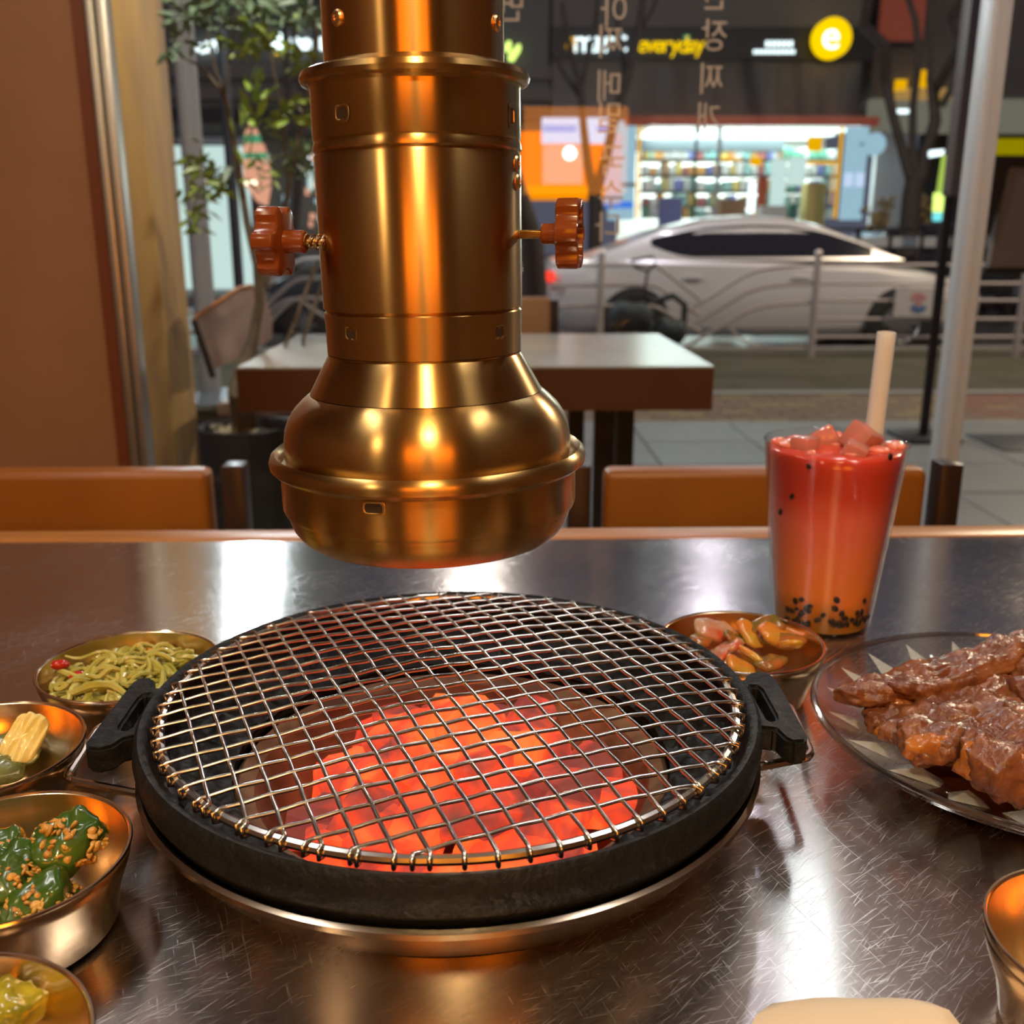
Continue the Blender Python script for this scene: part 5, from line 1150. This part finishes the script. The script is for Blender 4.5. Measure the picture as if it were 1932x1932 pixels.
PB(MB(), 1690, 206, 1716, 213, .1, BY+1.6).build('tube_lamp', M['white_s'], b3, smooth=False)
PB(MB(), 1870, 262, 2300, 292, .1, BY+1.6).build('yellow_hoarding', M['yband'], b3, smooth=False)
for a, b_, c, d in ((1605, -200, 1636, 100), (1658, -200, 1768, 76), (1825, -200, 1880, 18)): PB(MB(), a, b_, c, d, .1, BY+.9).build('reflection_panel', M['dullred'], b3, smooth=False)  # red reflections of the room in the window, built as glowing panels
c = PY(1650, 272, BY-.4); s8 = thing('round_wall_sign', 'round pale blue sign on the wall right of the lit shop', 'sign', c)
m_ = face_m(c, (1, 0, 0), (0, 0, 1), (0, -1, 0)); d_ = MB().lathe([(0, .05), (.22, .05), (.22, -.05)], 32); d_.v = [tuple(m_ @ Vector(q)) for q in d_.v]; d_.build('disc', M['paleblue'], s8)
MB().box((c.x-.3, BY-.42, c.z-.02), (c.x+.05, BY-.38, c.z+.02)).build('bracket', M['black'], s8, smooth=False)
s9 = thing('lime_street_sign', 'lime green glowing strip and lamp behind the dark pole sign', 'sign', PY(1778, 380, 14))
quadslab([(1783, 292), (1790, 292), (1782, 366), (1772, 366)], 14, .1).build('strip', M['lime_d'], s9, smooth=False)
quadslab([(1767, 364), (1793, 364), (1791, 400), (1765, 400)], 14, .1).build('lamp', M['lime'], s9, smooth=False)
quadslab([(1765, 401), (1790, 401), (1786, 417), (1765, 417)], 14, .1).build('cyan_lamp', M['cyan'], s9, smooth=False)
quadslab([(1758, 284), (1782, 282), (1780, 292), (1758, 296)], 14, .1).build('white_lamp', M['white_s'], s9, smooth=False)
MB().tube([PY(1777, 417, 14.05), Vector((PY(1777, 417, 14.05).x, 14.05, -.23))], .04, 10).build('post', M['black'], s9)
lw_ = thing('median_barrier', 'pale road divider across the street behind the silver car', 'barrier', PY(1700, 470, 15))
quadslab([(1545, 447), (2100, 447), (2100, 466), (1560, 466)], 15, .1).build('pale_rail', M['greywall'], lw_, smooth=False)
quadslab([(1545, 430), (2100, 430), (2100, 435), (1545, 435)], 15, .06).build('top_rail', M['black'], lw_, smooth=False)
for x in range(1560, 2100, 60): a = PY(x, 450, 15); MB().box((a.x-.03, 15.0, -.23), (a.x+.03, 15.08, PY(x, 430, 15).z)).build('post', M['black'], lw_, smooth=False)
for k, (x, y) in enumerate(((1668, 395), (1735, 398), (1655, 425))):
    p = PY(x, y, 16.5); mb = MB()
    for q in range(14): mb.blob(p+Vector((random.gauss(0, .10), random.gauss(0, .08), random.gauss(0, .10))), (.09, .05, .035), (random.random(), random.random(), random.random()*6), .2, 2, q, 8, 5)
    mb.tube([(p.x, p.y, -.08), p], .012, 6); solo(mb, 'roadside_shrub', M['leaf_y'] if 'leaf_y' in M else M['paver3'], ['small yellow leaved shrub left of the thick bare tree', 'small yellow leaved shrub right of the thick bare tree', 'lowest yellow leaved shrub near the far dark car'][k], 'shrub', (p.x, p.y, -.08), 'yellow shrubs')
# street lamp whose twin heads are mirrored in the steel top
sl_ = thing('street_lamp', 'tall street lamp with twin white heads above the picture', 'lamp', (-2.4, 9.9, -.085))
MB().tube([(-2.4, 9.9, -.085), (-2.4, 9.9, 4.2), (-2.4, 9.7, 4.3)], .05, 12).build('pole', M['darkgrey'], sl_)
for dx in (-.13, .13): MB().blob((-2.4+dx, 9.6, 3.95), (.075, .06, .05), (0, 0, 0), 0, 1, 1, 16, 10).build('lamp_head', M['streethead'], sl_)
